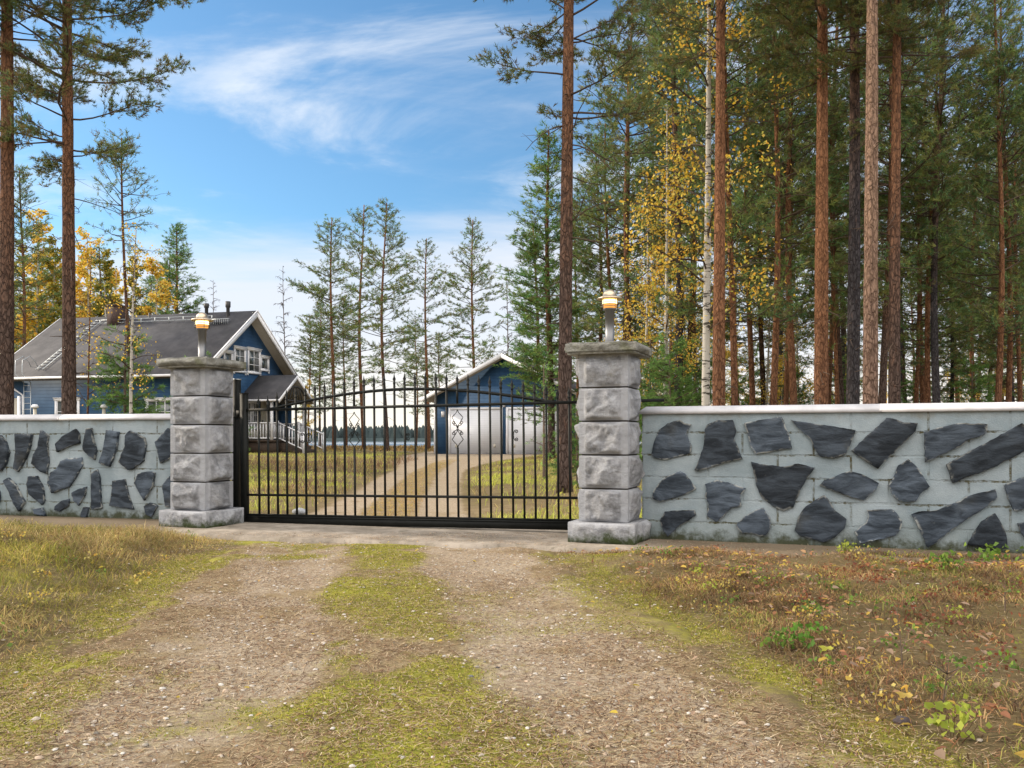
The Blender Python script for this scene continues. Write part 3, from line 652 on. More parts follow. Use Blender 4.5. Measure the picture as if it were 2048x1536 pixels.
for k in range(31):
    x = .19 + sp_ * k; top = float(arch(x)) if .32 < x < 3.68 else 1.283; tip = top + (.185 if .32 < x < 3.68 else .165)
    b = MB()
    if k in (10, 20):
        picket(b, x, 1.283, tip - .10, tip); b.box(x - .0095, x + .0095, -.0095, .0095, .08, .835)
        for s in (-1, 1):
            for (za, zb) in ((1.235, 1.0), (.835, 1.07)):
                sg = 1 if za > zb else -1; zm = za - sg * .085
                p = [(x, 0, za), (x + s * .012, 0, za - sg * .03), (x + s * .052, 0, zm + sg * .014), (x + s * .062, 0, zm), (x + s * .052, 0, zm - sg * .014), (x + s * .012, 0, zm - sg * .075), (x - s * .008, 0, zm - sg * .11)]
                b.tube(p, .0045, 5)
            for (zc_, sg) in ((1.095, 1), (.985, -1)):
                b.tube(scroll_pts(x + s * .047, zc_, .020, (-PI / 2 if sg > 0 else PI / 2), -1.3 * sg, s), .0045, 5)
                b.tube([(x + s * .003, 0, 1.04 - sg * .002), (x + s * .012, 0, 1.04 + sg * .022), (x + s * .047, 0, zc_ - sg * .020)], .0045, 5)
    else:
        picket(b, x, .08, tip - .10, tip)
    if k in (5, 25, 15):
        for s in ((1,) if k != 5 else (-1, 1)):
            R0 = .05 if k != 15 else .034; zc0 = .955
            p = [(x + s * (.012 + .5 * R0 * (1 - math.cos(t))), 0, zc0 + R0 * 1.15 * math.sin(t)) for t in np.linspace(-1.5, 1.5, 12)]
            b.tube(p, .0045, 5)
            b.tube(scroll_pts(x + s * (.012 + .5 * R0 + .006), zc0 + R0 * 1.15 - .018, .018, PI / 2, -1.2, s), .0045, 5); b.tube(scroll_pts(x + s * (.012 + .5 * R0 + .006), zc0 - R0 * 1.15 + .018, .018, -PI / 2, 1.2, s), .0045, 5)
    b.build('picket', M['black'], gate)
t = empty('gate_post', (-3.185, 9.83, 0), ga); tag(t, 'black square catch post standing between the house-side pillar and the gate', 'post')
b = MB(); b.box(-.035, .035, -.035, .035, 0, 1.665); b.build('post', M['black'], t)
b = MB(); b.box(-.039, .039, -.039, .039, 1.665, 1.678); b.build('end_cap', M['galv'], t)
b = MB(); b.box(.036, .115, -.062, -.042, 1.24, 1.31); b.box(.036, .115, .042, .062, 1.24, 1.31); b.box(-.02, .04, -.062, .062, 1.225, 1.25); b.build('catch_bracket', M['black'], t)

# ------------------------------------------------------------------ blue house
def win(parent, T, x0, x1, z0, z1, cols=2, rows=2, depth=.06, trim=.11, name='window', apron_=True):
    """trim frame with horned sill and pelmet; T maps (across, out, up) to the parent's space"""
    b = MB(); g = trim
    b.box(x0, x0 + g, 0, depth, z0 + g, z1 - g, T); b.box(x1 - g, x1, 0, depth, z0 + g, z1 - g, T)
    b.box(x0 - .04, x1 + .04, 0, depth + .015, z1 - g, z1, T); b.box(x0 - .03, x1 + .03, 0, depth + .01, z0, z0 + g, T)
    b.box(x0 - .07, x1 + .07, 0, depth + .05, z1, z1 + .035, T)
    if apron_:
        b.box(x0 - .03, x0 + g * .6, .002, depth * .9, z0 - .09, z0, T); b.box(x1 - g * .6, x1 + .03, .002, depth * .9, z0 - .09, z0, T)
    ix0, ix1, iz0, iz1 = x0 + g, x1 - g, z0 + g, z1 - g; s = .035
    b.box(ix0, ix0 + s, 0, depth * .6, iz0, iz1, T); b.box(ix1 - s, ix1, 0, depth * .6, iz0, iz1, T); b.box(ix0 + s, ix1 - s, 0, depth * .6, iz0, iz0 + s, T); b.box(ix0 + s, ix1 - s, 0, depth * .6, iz1 - s, iz1, T)
    for k in range(1, cols): xx = ix0 + (ix1 - ix0) * k / cols; b.box(xx - .014, xx + .014, 0, depth * .5, iz0 + s, iz1 - s, T)
    for k in range(1, rows): zz_ = iz0 + (iz1 - iz0) * k / rows; b.box(ix0 + s, ix1 - s, .001, depth * .48, zz_ - .014, zz_ + .014, T)
    o = b.build(name, M['white'], parent)
    b = MB(); b.box(ix0, ix1, .002, .018, iz0, iz1, T); b.build('pane', M['glass'], o); return o
def mT(origin, ax, out): # across, out, up axes in parent space
    ax = Vector(ax); out = Vector(out); return Matrix(((ax.x, out.x, 0, origin[0]), (ax.y, out.y, 0, origin[1]), (0, 0, 1, origin[2]), (0, 0, 0, 1)))
ha = math.atan2(-.243, .97); HO = (-13.2, 44.0, 0)
house = empty('house', HO, ha); tag(house, 'dark blue timber house with a steep grey gable roof and white porch', 'house')
HM = Matrix.Translation(HO) @ Matrix.Rotation(ha, 4, 'Z'); HI = HM.inverted(); dH = np.array([math.cos(ha), math.sin(ha), 0]); eH = np.array([-math.sin(ha), math.cos(ha), 0])
def house_px(px, py, plane, v):   # photo pixel -> point on local plane x=v or y=v
    nrm = dH if plane == 'x' else eH; p0 = np.array(HM @ Vector((v, 0, 0) if plane == 'x' else (0, v, 0)))
    return HI @ Vector(on_plane(px, py, p0, nrm))
RZ, EZ, HW = 7.57, 4.0, 4.95; sl = (RZ - EZ) / HW; x0h, x1h = -12.1, 0.0; gx = -.62; fy = -4.35
g0 = .12
b = MB(); zt = lambda y: RZ - .26 - abs(y) * sl
b.prism([(-4.35, g0), (4.35, g0), (4.35, zt(4.35)), (0, zt(0)), (-4.35, zt(4.35))], 0, x0h + .6, gx); b.build('walls', M['siding'], house)
b = MB(); b.prism([(-4.40, g0), (4.40, g0), (4.40, g0 + .35), (-4.40, g0 + .35)], 0, x0h + .55, gx + .03); b.build('plinth', M['concrete'], house)
for s in (-1, 1):
    b = MB(); th = .22
    b.prism([(0, RZ), (s * HW, EZ), (s * HW, EZ - th), (0, RZ - th)], 0, x0h, x1h); rf = b.build('roof', M['roof'], house)
    b = MB(); b.prism([(s * .02, RZ - th - .012), (s * (HW - .05), EZ - th - .012 + .03), (s * (HW - .05), EZ - th - .035 + .03), (s * .02, RZ - th - .035)], 0, x0h + .02, x1h - .01); b.build('soffit', M['soffit'], rf)
    for xe, xo in ((x1h, x1h + .035), (x0h - .035, x0h)):
        b = MB()
        b.prism([(0, RZ - .05), (s * (HW + .03), EZ - .07), (s * (HW + .03), EZ - .33), (0, RZ - .33)], 0, xe + .002, xo)
        b.prism([(0, RZ + .02), (s * (HW + .03), EZ - .0), (s * (HW + .03), EZ - .055), (0, RZ - .04)], 0, xe + .002, xo + .03 if xe == x1h else xo)
        b.build('bargeboard', M['white'], rf)
    b = MB(); b.box(x0h, x1h, min(s * HW, s * (HW + .11)), max(s * HW, s * (HW + .11)), EZ - .16, EZ - .05); b.build('gutter', M['white'], rf)
# gable windows
for (a, c, d_, e_, cc, rr) in ((446, 465, 700, 742, 1, 1), (467, 491, 692, 747, 2, 3), (494.5, 520, 695, 750, 2, 3), (520, 537, 711, 744, 1, 1)):
    p = house_px(a, d_, 'x', gx); q = house_px(c, e_, 'x', gx); win(house, mT((gx, 0, 0), (0, 1, 0), (1, 0, 0)), p.y, q.y, (q.z), (p.z), cc, rr)
p = house_px(452, 797, 'x', gx); q = house_px(469, 850, 'x', gx); win(house, mT((gx, 0, 0), (0, 1, 0), (1, 0, 0)), p.y, q.y, q.z, p.z, 2, 3)
# long side windows and door
for (a, c, d_, e_, cc) in ((111, 160, 797, 850, 3), (292, 352, 797, 850, 3)):
    p = house_px(a, d_, 'y', fy); q = house_px(c, e_, 'y', fy); win(house, mT((0, fy, 0), (1, 0, 0), (0, -1, 0)), p.x, q.x, q.z, p.z, cc, 2)
p = house_px(-5, 797, 'y', fy); q = house_px(46, 850, 'y', fy)
b = MB(); T = mT((0, fy, 0), (1, 0, 0), (0, -1, 0)); b.box(p.x, q.x - .3, .002, .05, .3, p.z, T); dd = b.build('door', M['cream'], house)
b = MB(); b.box(q.x - .42, q.x - .36, .055, .10, 1.35, 1.42, T); b.build('handle', M['steel'], dd)
b = MB(); b.box(q.x - .28, q.x - .12, .003, .06, .3, p.z + .1, T); b.build('door_frame', M['white'], house)
# corner boards and downpipe
b = MB()
b.box(gx - .001, gx + .03, -4.37, -4.22, g0 + .36, zt(4.35)); b.build('corner_board', M['white'], house)
b = MB(); pd = house_px(30, 760, 'y', fy); b.tube([(pd.x, -HW - .02, EZ - .15), (pd.x + .1, -4.7, EZ - .5), (pd.x + .55, fy - .08, EZ - .9), (pd.x + .6, fy - .08, .3)], .05, 8); b.build('downpipe', M['white'], house)
# roof furniture on the front slope
def slope_pt(x, y, off=0): return (x, y, RZ + y * sl + off)   # y negative on the front slope
def slope_px(px, py):
    nrm = np.array((HM.to_3x3() @ Vector((0, -sl, 1)).normalized())); p0 = np.array(HM @ Vector((0, 0, RZ))); return HI @ Vector(on_plane(px, py, p0, nrm))
def rail_ladder(mb, p, q, wd, n, r=.02):
    p, q = Vector(p), Vector(q); side = Vector((wd / 2, 0, 0))
    for s in (-1, 1): mb.tube([p + side * s, q + side * s], r, 5)
    for k in range(n): c = p.lerp(q, (k + .5) / n); mb.tube([c - side, c + side], r * .8, 5)
pa, pb = slope_px(201, 641), slope_px(78, 742)
b = MB(); rail_ladder(b, slope_pt(pa.x, pa.y, .07), slope_pt(pb.x, pb.y, .07), .42, 18, .018); b.build('roof_ladder', M['galv'], house)
b = MB(); pw = house_px(53, 800, 'y', fy - .35); rail_ladder(b, (pw.x, fy - .30, .5), (pw.x, fy - .30, EZ - .3), .40, 11)
for s in (-1, 1):
    xx = pw.x + s * .2; b.tube([(xx, fy - .30, EZ - .3), (xx, -HW - .25, EZ + .1), (xx, -HW - .2, EZ + .75), (xx, -HW + .25, EZ + 1.0), (xx, -HW + .6, EZ + .75), (xx, -HW + .75, EZ + .5)], .018, 5)
b.build('wall_ladder', M['galv'], house)
p = slope_px(231, 645); b = MB(); b.box(p.x - .33, p.x + .33, p.y - .25, p.y + .35, RZ + p.y * sl - .3, RZ + .42); b.box(p.x - .38, p.x + .38, p.y - .30, p.y + .40, RZ + .42, RZ + .50); b.build('chimney', M['brick'], house)
b = MB(); p = slope_px(200, 651); q = slope_px(424, 642)
for s in (0, .16): b.tube([slope_pt(p.x, p.y, .12 + s), slope_pt(q.x, q.y, .12 + s)], .016, 5)
for k in range(9): t_ = k / 8; c = Vector(slope_pt(p.x, p.y, 0)).lerp(Vector(slope_pt(q.x, q.y, 0)), t_); b.tube([c, c + Vector((0, 0, .3))], .018, 5)
b.build('snow_guard', M['galv'], house)
b = MB(); p = slope_px(424, 647); q = slope_px(460, 647); 
b.box(p.x, q.x, p.y - .25, p.y + .05, RZ + p.y * sl + .16, RZ + p.y * sl + .19)
for k in range(10): xx = p.x + (q.x - p.x) * k / 9; b.tube([(xx, p.y - .25, RZ + p.y * sl - .1), (xx, p.y - .25, RZ + p.y * sl + .18)], .012, 4)
b.build('roof_walkway', M['galv'], house)
for (px_, py_, h_) in ((413, 628, .55), (456, 632, .75)):
    p = slope_px(px_, py_); b = MB(); b.lathe([(.09, RZ + p.y * sl - .2), (.09, RZ + p.y * sl + h_ * .55), (.13, RZ + p.y * sl + h_ * .62), (.13, RZ + p.y * sl + h_), (0, RZ + p.y * sl + h_)], p.x, p.y, 12); b.build('roof_vent', M['dark'], house)
p = slope_px(299, 637); b = MB(); b.lathe([(.05, RZ + p.y * sl - .1), (.05, RZ + p.y * sl + .3), (.0, RZ + p.y * sl + .3)], p.x, p.y, 8); b.build('roof_vent', M['dark'], house)
# porch: local axes of the house, ridge along +x from the gable wall
py0 = 1.17; px1 = gx + 2.28; PZ, PE, PH = 4.30, 2.97, 1.89; psl = (PZ - PE) / PH
porch_roof = None
for s in (-1, 1):
    b = MB(); b.prism([(py0, PZ), (py0 + s * PH, PE), (py0 + s * PH, PE - .13), (py0, PZ - .13)], 0, gx + .003, px1); porch_roof = b.build('porch_roof', M['roof'], house)
    b = MB(); b.prism([(py0, PZ - .03), (py0 + s * (PH + .02), PE - .04), (py0 + s * (PH + .02), PE - .23), (py0, PZ - .23)], 0, px1 + .002, px1 + .035); b.build('bargeboard', M['white'], porch_roof)
    b = MB(); b.prism([(py0, PZ - .135), (py0 + s * (PH - .02), PE - .135), (py0 + s * (PH - .02), PE - .155), (py0, PZ - .155)], 0, gx + .01, px1 - .01); b.build('soffit', M['soffit'], porch_roof)
    b = MB(); b.box(gx + .02, px1, min(py0 + s * PH, py0 + s * (PH + .1)), max(py0 + s * PH, py0 + s * (PH + .1)), PE - .13, PE - .04); b.build('gutter', M['white'], porch_roof)
dz = .88; pxe = gx + 1.85
b = MB(); b.box(gx + .01, pxe, py0 - 1.78, py0 + 1.78, dz - .10, dz); b.box(gx + .04, pxe - .05, py0 - 1.7, py0 + 1.7, g0, dz - .10); b.build('porch_deck', M['darkwood'], house)
for s in (-1, 1):
    b = MB(); b.box(pxe - .14, pxe - .02, py0 + s * 1.70 - .06, py0 + s * 1.70 + .06, dz, PE - .1); b.build('porch_post', M['white'], house)
    b = MB(); b.box(pxe - .14, pxe - .02, py0 + s * 1.13 - .05, py0 + s * 1.13 + .05, dz, dz + .98); b.build('railing_post', M['white'], house)
b = MB(); b.box(gx + .02, gx + 1.0, py0 + 1.66, py0 + 1.76, dz, PE - .15); b.build('porch_side_wall', M['siding'], house)
# carved bracket boards under the porch gable
b = MB(); pts = [(py0 + 1.15 * math.cos(t), PE - .25 + .95 * math.sin(t)) for t in np.linspace(0.15, PI - .15, 15)]
b.tube([(px1 - .08, y, z) for y, z in pts], .05, 6); b.tube([(px1 - .08, py0 - 1.1, PE - .05), (px1 - .08, py0 + 1.1, PE - .05)], .05, 6)
for k in range(-2, 3): b.tube([(px1 - .08, py0 + k * .35, PE - .05), (px1 - .08, py0 + k * .2, PE + .6)], .03, 5)
b.build('gable_ornament', M['dark'], house)
def railing(mb, p, q, h=.85, n=9):
    p, q = Vector(p), Vector(q)
    def slab(z0, z1, wd):
        dv = (q - p); L_ = dv.length; nrm = Vector((-dv.y, dv.x, 0)).normalized() * wd
        v = [];
        for c in (p, q):
            for z in (z0, z1):
                for s in (-1, 1): v.append(c + nrm * s + Vector((0, 0, z)))
        mb.add([tuple(x) for x in v], [(0, 1, 3, 2), (4, 6, 7, 5), (0, 4, 5, 1), (2, 3, 7, 6), (0, 2, 6, 4), (1, 5, 7, 3)])
    slab(h - .06, h, .05); slab(.06, .12, .03)
    for k in range(n): c = p.lerp(q, (k + .5) / n); mb.box(c.x - .025, c.x + .025, c.y - .02, c.y + .02, c.z + .10, c.z + h - .05)
for args in (((gx + .05, py0 - 1.70, dz), (pxe - .15, py0 - 1.70, dz), 10), ((gx + .05, py0 + 1.62, dz), (pxe - .15, py0 + 1.62, dz), 10), ((pxe - .08, py0 - 1.64, dz), (pxe - .08, py0 - 1.18, dz), 3), ((pxe - .08, py0 + 1.18, dz), (pxe - .08, py0 + 1.64, dz), 3)):
    b = MB(); railing(b, args[0], args[1], .9, args[2]); b.build('railing', M['white'], house)
stx = pxe + 1.35
for s in (-1, 1):
    b = MB(); railing(b, (pxe, py0 + s * 1.13, dz), (stx, py0 + s * 1.13, .32), .9, 8); b.box(stx, stx + .1, py0 + s * 1.13 - .05, py0 + s * 1.13 + .05, .15, 1.28); b.build('stair_railing', M['white'], house)
b = MB()
for k in range(4): b.box(pxe + .33 * k, pxe + .33 * (k + 1) + .03, py0 - 1.05, py0 + 1.05, .15, dz - .17 * (k + 1))
b.build('porch_steps', M['darkwood'], house)
T = mT((gx, 0, 0), (0, 1, 0), (1, 0, 0))
for yy in (-.15, .55): win(house, T, yy, yy + .62, dz + .55, dz + 2.05, 2, 4, apron_=False)
b = MB(); b.box(py0 + .2, py0 + 1.1, .003, .055, dz + .02, dz + 2.05, T); dd = b.build('door', M['cream'], house)
b = MB(); b.box(py0 + .28, py0 + .34, .056, .11, dz + .95, dz + 1.05, T); b.build('handle', M['steel'], dd)
b = MB(); b.box(-.35, py0 + 1.15, .002, .03, dz + .02, dz + .56, T); b.build('panel', M['cream'], house)

# ------------------------------------------------------------------ blue garage
gA = math.atan2(-.27, .963); GO = (-.36, 42.6, 0)
gar = empty('garage', GO, gA); tag(gar, 'dark blue double garage with two white doors and a low gable roof', 'garage')
GM = Matrix.Translation(GO) @ Matrix.Rotation(gA, 4, 'Z'); GI = GM.inverted(); eG = np.array([-math.sin(gA), math.cos(gA), 0])
def gpx(px, py, v=0.0):
    p0 = np.array(GM @ Vector((0, v, 0))); return GI @ Vector(on_plane(px, py, p0, eG))
GZ, GE, GH = 5.18, 3.03, 4.23; gs = (GZ - GE) / GH; gw = 3.70
gt = lambda x: GZ - .20 - abs(x) * gs
b = MB(); b.prism([(-gw, .12), (gw, .12), (gw, gt(gw)), (0, gt(0)), (-gw, gt(gw))], 1, 0, 10.0); b.build('walls', M['siding'], gar)
b = MB(); b.box(-gw - .04, gw + .04, -.05, 10.05, -.05, .16); b.box(-gw - .1, gw + .1, -.7, -.05, -.05, .155); b.build('plinth', M['concrete'], gar)
for s in (-1, 1):
    b = MB(); b.prism([(0, GZ), (s * GH, GE), (s * GH, GE - .16), (0, GZ - .16)], 1, -.62, 10.6); rf = b.build('roof', M['roof'], gar)
    b = MB(); b.prism([(0, GZ - .02), (s * (GH + .02), GE - .03), (s * (GH + .02), GE - .24), (0, GZ - .24)], 1, -.66, -.622); b.build('bargeboard', M['white'], rf)
    b = MB(); b.prism([(s * .01, GZ - .165), (s * (GH - .02), GE - .165), (s * (GH - .02), GE - .185), (s * .01, GZ - .185)], 1, -.61, 10.5); b.build('soffit', M['soffit'], rf)
    b = MB(); b.box(min(s * GH, s * (GH + .1)), max(s * GH, s * (GH + .1)), -.6, 10.6, GE - .15, GE - .04); b.build('gutter', M['white'], rf)
    b = MB(); b.box(s * gw - .08, s * gw + .035, -.035, -.002, .17, gt(gw)); b.build('corner_board', M['white'], gar)
doors = []
for (a, c) in ((902, 1001), (1017, 1119)):
    p = gpx(a, 821); q = gpx(c, 821); x0, x1 = p.x, q.x; zt_ = 2.40
    b = MB(); b.box(x0, x1, -.03, -.004, .18, zt_); dd = b.build('door', M['whitedoor'], gar)
    b = MB(); b.box(x0 - .12, x0 - .003, -.055, -.002, .17, zt_ + .12); b.box(x1 + .003, x1 + .12, -.055, -.002, .17, zt_ + .12); b.box(x0 - .001, x1 + .001, -.055, -.002, zt_ + .003, zt_ + .12); b.build('door_frame', M['white'], dd)
    for xx in (x0 + .30, x1 - .30):
        b = MB(); b.box(xx - .055, xx + .055, -.05, -.032, .50, .66); b.build('vent_grille', M['cream'], dd)
b = MB(); p = gpx(887, 827); b.box(p.x - .07, p.x + .07, -.14, -.002, p.z - .18, p.z + .1); b.build('wall_lamp', M['whitemetal'], gar)
b = MB(); p = gpx(1009, 811); b.lathe([(0, p.z - .09), (.07, p.z - .06), (.08, p.z), (.06, p.z + .06), (0, p.z + .08)], p.x, -.09, 12); b.build('globe_lamp', M['whitemetal'], gar)

# two capped vent pipes behind the house-side wall
for (px_, lab) in ((70, 'cream vent pipe with white cap behind the wall, near the house wall ladder'), (208, 'cream vent pipe with white cap standing beside the young green pine')):
    t = empty('vent_pipe', at(px_, 20)); tag(t, lab, 'vent pipe', 'capped vent pipes in the garden')
    b = MB(); b.lathe([(.038, -.05), (.038, 1.70), (0, 1.70)], sides=12); b.build('pipe', M['cream'], t)
    b = MB(); b.lathe([(.02, 1.69), (.078, 1.70), (.080, 1.735), (.05, 1.775), (0, 1.785)], sides=14); b.build('cap', M['white'], t)
# ------------------------------------------------------------------ trees
def merge(a, b_):
    a.f3 += [f + a.n for f in b_.f3]; a.f4 += [f + a.n for f in b_.f4]; a.v += b_.v; a.c += b_.c; a.n += b_.n; a.hasc = True
def unit(v): return v / (np.linalg.norm(v, axis=-1, keepdims=True) + 1e-9)
def needle_arrays(P, Dr, K, ln, wd, cols, spread=.95):
    """many small needle faces round every shoot"""
    n = len(P); P = np.repeat(P, K, 0); Dr = np.repeat(Dr, K, 0); C = np.repeat(cols, K, 0)
    r = rng.normal(size=(n * K, 3)); d = unit(Dr * 1.0 + unit(r) * spread)
    l = ln * rng.uniform(.6, 1.25, (n * K, 1)); s = unit(np.cross(d, rng.normal(size=(n * K, 3)))) * wd * .5
    o = P + Dr * rng.uniform(-.5, .6, (n * K, 1)) * ln
    V = np.stack([o - s, o + s, o + d * l], 1).reshape(-1, 3)
    f = np.arange(n * K * 3).reshape(-1, 3)
    C = C * rng.uniform(.8, 1.2, (n * K, 1)); return V, f, np.repeat(C, 3, 0)
def leaf_arrays(P, sz, cols):
    n = len(P); d = unit(rng.normal(size=(n, 3)) + np.array([0, 0, -.4])); s = unit(np.cross(d, rng.normal(size=(n, 3))))
    l = sz * rng.uniform(.7, 1.25, (n, 1)); nn = np.cross(d, s) * l * .12
    V = np.stack([P, P + d * l * .5 + s * l * .38 + nn, P + d * l, P + d * l * .5 - s * l * .38 + nn], 1).reshape(-1, 3)
    return V, np.arange(n * 4).reshape(-1, 4), np.repeat(cols, 4, 0)
def branch_path(p0, az, el, Lb, n=7, droop=0.0, wob=.10):
    pts = [np.array(p0, float)]; a = az; e = el
    for k in range(n):
        a += rng.normal() * wob; e += rng.normal() * wob * .8 + droop / n
        pts.append(pts[-1] + (Lb / n) * np.array([math.cos(a) * math.cos(e), math.sin(a) * math.cos(e), math.sin(e)]))
    return np.array(pts)
GREENS = np.array([(.135, .205, .068), (.180, .240, .070), (.105, .190, .078), (.225, .235, .070), (.185, .165, .075)])
def trunk_mesh(H, r0, bark, lean=.0, bend=.12, sides=14, name='trunk', stubs=0, rtop=.03):
    n = max(12, int(H / .45)); z = np.linspace(-.15, H, n)
    ph = rng.uniform(0, 6, 2); px = bend * np.sin(z * .35 + ph[0]) - bend * math.sin(ph[0]) + lean * z; py = bend * np.sin(z * .28 + ph[1]) - bend * math.sin(ph[1])
    t = np.clip(z / H, 0, 1); r = r0 * (1 - .80 * t ** 1.15) * (1 + .28 * np.exp(-np.clip(z, 0, None) * 3)) + rtop * .2
    r *= 1 + rng.normal(size=n) * .02
    pts = np.stack([px, py, z], -1); b = MB(); b.tube(pts, r, sides)
    return b, pts, r
def at_z(pts, z): return np.array([np.interp(z, pts[:, 2], pts[:, 0]), np.interp(z, pts[:, 2], pts[:, 1]), z])
def pine(H=17, r0=.13, hb=7, spread=2.6, bark='pinebark', K=9, ln=.13, wd=.018, per=4, step=.42, lean=0, stubs=18, stubL=.9, tip=.35, dens=1.0, greens=GREENS, kind='pine', clump=.8, bend=.12, droop=.25, hmax=None):
    b, pts, rr = trunk_mesh(H, r0, bark, lean, bend)
    br = MB(); TP = []; TD = []
    z = hb
    while z < (hmax or H) - .15:
        t = (z - hb) / (H - hb)
        if kind == 'spruce': shape = (1 - t) ** .85 + .05; el0 = .05 + .5 * t
        else: shape = (.62 + .6 * math.sin(min(1, t * 1.6) * PI * .5)) * (1 - t) ** .62; el0 = .02 + .75 * t
        for q in range(per):
            if rng.random() < (.25 if t < .15 else .08): continue
            Lb = spread * shape * rng.uniform(.45, 1.12); az = rng.uniform(0, 2 * PI)
            if Lb < .15: continue
            p0 = at_z(pts, z + rng.uniform(-.15, .15)); P = branch_path(p0, az, el0 + rng.normal() * .14, Lb, 7, droop * (-.8 if kind == 'spruce' else 1) * rng.uniform(.2, 1.3))
            rb = .008 + .0075 * Lb; br.tube(P, np.linspace(rb, .004, len(P)), 4, cap=False)
            # side shoots
            ns = max(3, int(Lb / .20 * dens)); u0 = .12 if kind == 'spruce' or t > .6 else tip
            for s_ in range(ns):
                u = u0 + (1 - u0) * (s_ + rng.random()) / ns; i = min(len(P) - 2, int(u * (len(P) - 1))); f = u * (len(P) - 1) - i; c = P[i] * (1 - f) + P[i + 1] * f; d = unit(P[i + 1] - P[i])
                ls = (.20 + .34 * Lb * (1 - u) + .1) * rng.uniform(.5, 1.2); ls = min(ls, .9)
                sd = unit(d * .7 + unit(np.cross(d, np.array([0, 0, 1.]))) * rng.choice([-1, 1]) * .8 + np.array([0, 0, rng.normal() * .25 + (.1 if kind != 'spruce' else -.15)]))
                e = c + sd * ls; br.tube(np.array([c, (c + e) / 2 + np.array([0, 0, .02]), e]), [.006, .0045, .003], 3, cap=False)
                nt_ = max(2, int(ls / .11 * dens)); uu = (np.arange(nt_) + rng.random(nt_)) / nt_
                uu = (1 - clump) * uu + clump * (1 - (1 - uu) ** 2) if clump < 1 else 1 - (1 - uu) ** 2.2
                TP.append(c + (e - c) * uu[:, None] + rng.normal(size=(nt_, 3)) * .045 * (1 if kind != 'spruce' else .6)); TD.append(unit(np.tile(sd, (nt_, 1)) + rng.normal(size=(nt_, 3)) * .35 + np.array([0, 0, .25])))
        z += step * rng.uniform(.7, 1.3)
    for k in range(stubs):
        zz_ = rng.uniform(1.5, hb + 1); p0 = at_z(pts, zz_); Lb = rng.uniform(.08, stubL) * (.3 + .7 * zz_ / hb); P = branch_path(p0, rng.uniform(0, 2 * PI), rng.normal() * .25, Lb + r0, 5, -.3, .18)
        br.tube(P, np.linspace(.013, .004, len(P)), 4, cap=False)
        if Lb > .6: 
            for q in range(3): c = P[3 + q % 2]; br.tube(branch_path(c, rng.uniform(0, 6.28), rng.normal() * .4, Lb * .4, 3), [.005, .004, .003, .002], 3, cap=False)
    TP = np.concatenate(TP); TD = np.concatenate(TD); g = greens[rng.integers(0, len(greens), len(TP))] * rng.uniform(.75, 1.3, (len(TP), 1))
    cl = fbm(TP[:, 0] * 1.3 + TP[:, 2], TP[:, 1] * 1.3 + TP[:, 2] * .7, 1.0, 2)[:, None]; g = g * (.72 + .6 * cl)
    nd = MB(); nd.add(*needle_arrays(TP, TD, K, ln, wd, g))
    br.c = [np.tile(np.array([.115, .080, .058], dtype=np.float32), (len(v), 1)) * rng.uniform(.8, 1.2) for v in br.v]
    merge(nd, br); return (b.mesh('trunk', M[bark], True), nd.mesh('crown', M['needles'])), len(TP)
def birch(H=10, r0=.07, leaves=900, sz=.06, hb=2.0, spread=1.6, bare=False, yellow=True, lean=0, bark='birchbark', bend=.10):
    b, pts, rr = trunk_mesh(H, r0, bark, lean, bend, 10, rtop=.01); br = MB(); LP = []
    n = int(26 * H / 8)
    for k in range(n):
        z = hb + (H - hb) * (k + rng.random()) / n; t = (z - hb) / (H - hb); p0 = at_z(pts, z); Lb = spread * (1 - t * .8) * rng.uniform(.5, 1.1)
        P = branch_path(p0, rng.uniform(0, 6.28), .75 + rng.normal() * .2, Lb, 7, -.7, .14); br.tube(P, np.linspace(.005 + .009 * Lb, .0025, len(P)) * (2.2 if bare else 1), 4, cap=False)
        for q in range(int(5 + Lb * 6)):
            i = rng.integers(2, 8); c = P[min(i, 7)]; Q = branch_path(c, rng.uniform(0, 6.28), rng.normal() * .5, Lb * rng.uniform(.15, .45), 4, -.8, .25); br.tube(Q, np.linspace(.004, .0015, len(Q)) * (3 if bare else 1), 3, cap=False)
            LP.append(Q[1:])
    LP = np.concatenate(LP); br.c = [np.tile(np.array([.13, .10, .09] if bare else [.115, .08, .058], dtype=np.float32), (len(v), 1)) for v in br.v]; br.hasc = True; out = [b.mesh('trunk', M[bark], True)]
    if not bare:
        idx = rng.integers(0, len(LP), leaves); P = LP[idx] + rng.normal(size=(leaves, 3)) * .07
        idx2 = np.repeat(np.arange(leaves), 1); pal = np.array([(.74, .48, .05), (.80, .56, .09), (.66, .36, .05), (.74, .56, .14), (.50, .48, .09)]) if yellow else np.array([(.16, .19, .04), (.28, .26, .05), (.5, .36, .05)])
        c = pal[rng.integers(0, len(pal), leaves)] * rng.uniform(.8, 1.2, (leaves, 1)); br.add(*leaf_arrays(P, sz, c))
    out.append(br.mesh('crown', M['leaf']))
    return tuple(out)
def plant_tree(meshes, loc, rz, name, label, cat, group=None, s=1.0, wide=1.0):
    t = empty(name, loc, rz); t.scale = (s * wide, s * wide, s); tag(t, label, cat, group)
    for me, nm in zip(meshes, ('trunk', 'crown')): o = inst(nm, me, t)
    return t
def gh(px, D): x = (px - 1024) / F * D; return float(height(x, D))
def spot(px, D): return ((px - 1024) / F * D, D, gh(px, D) - .02)
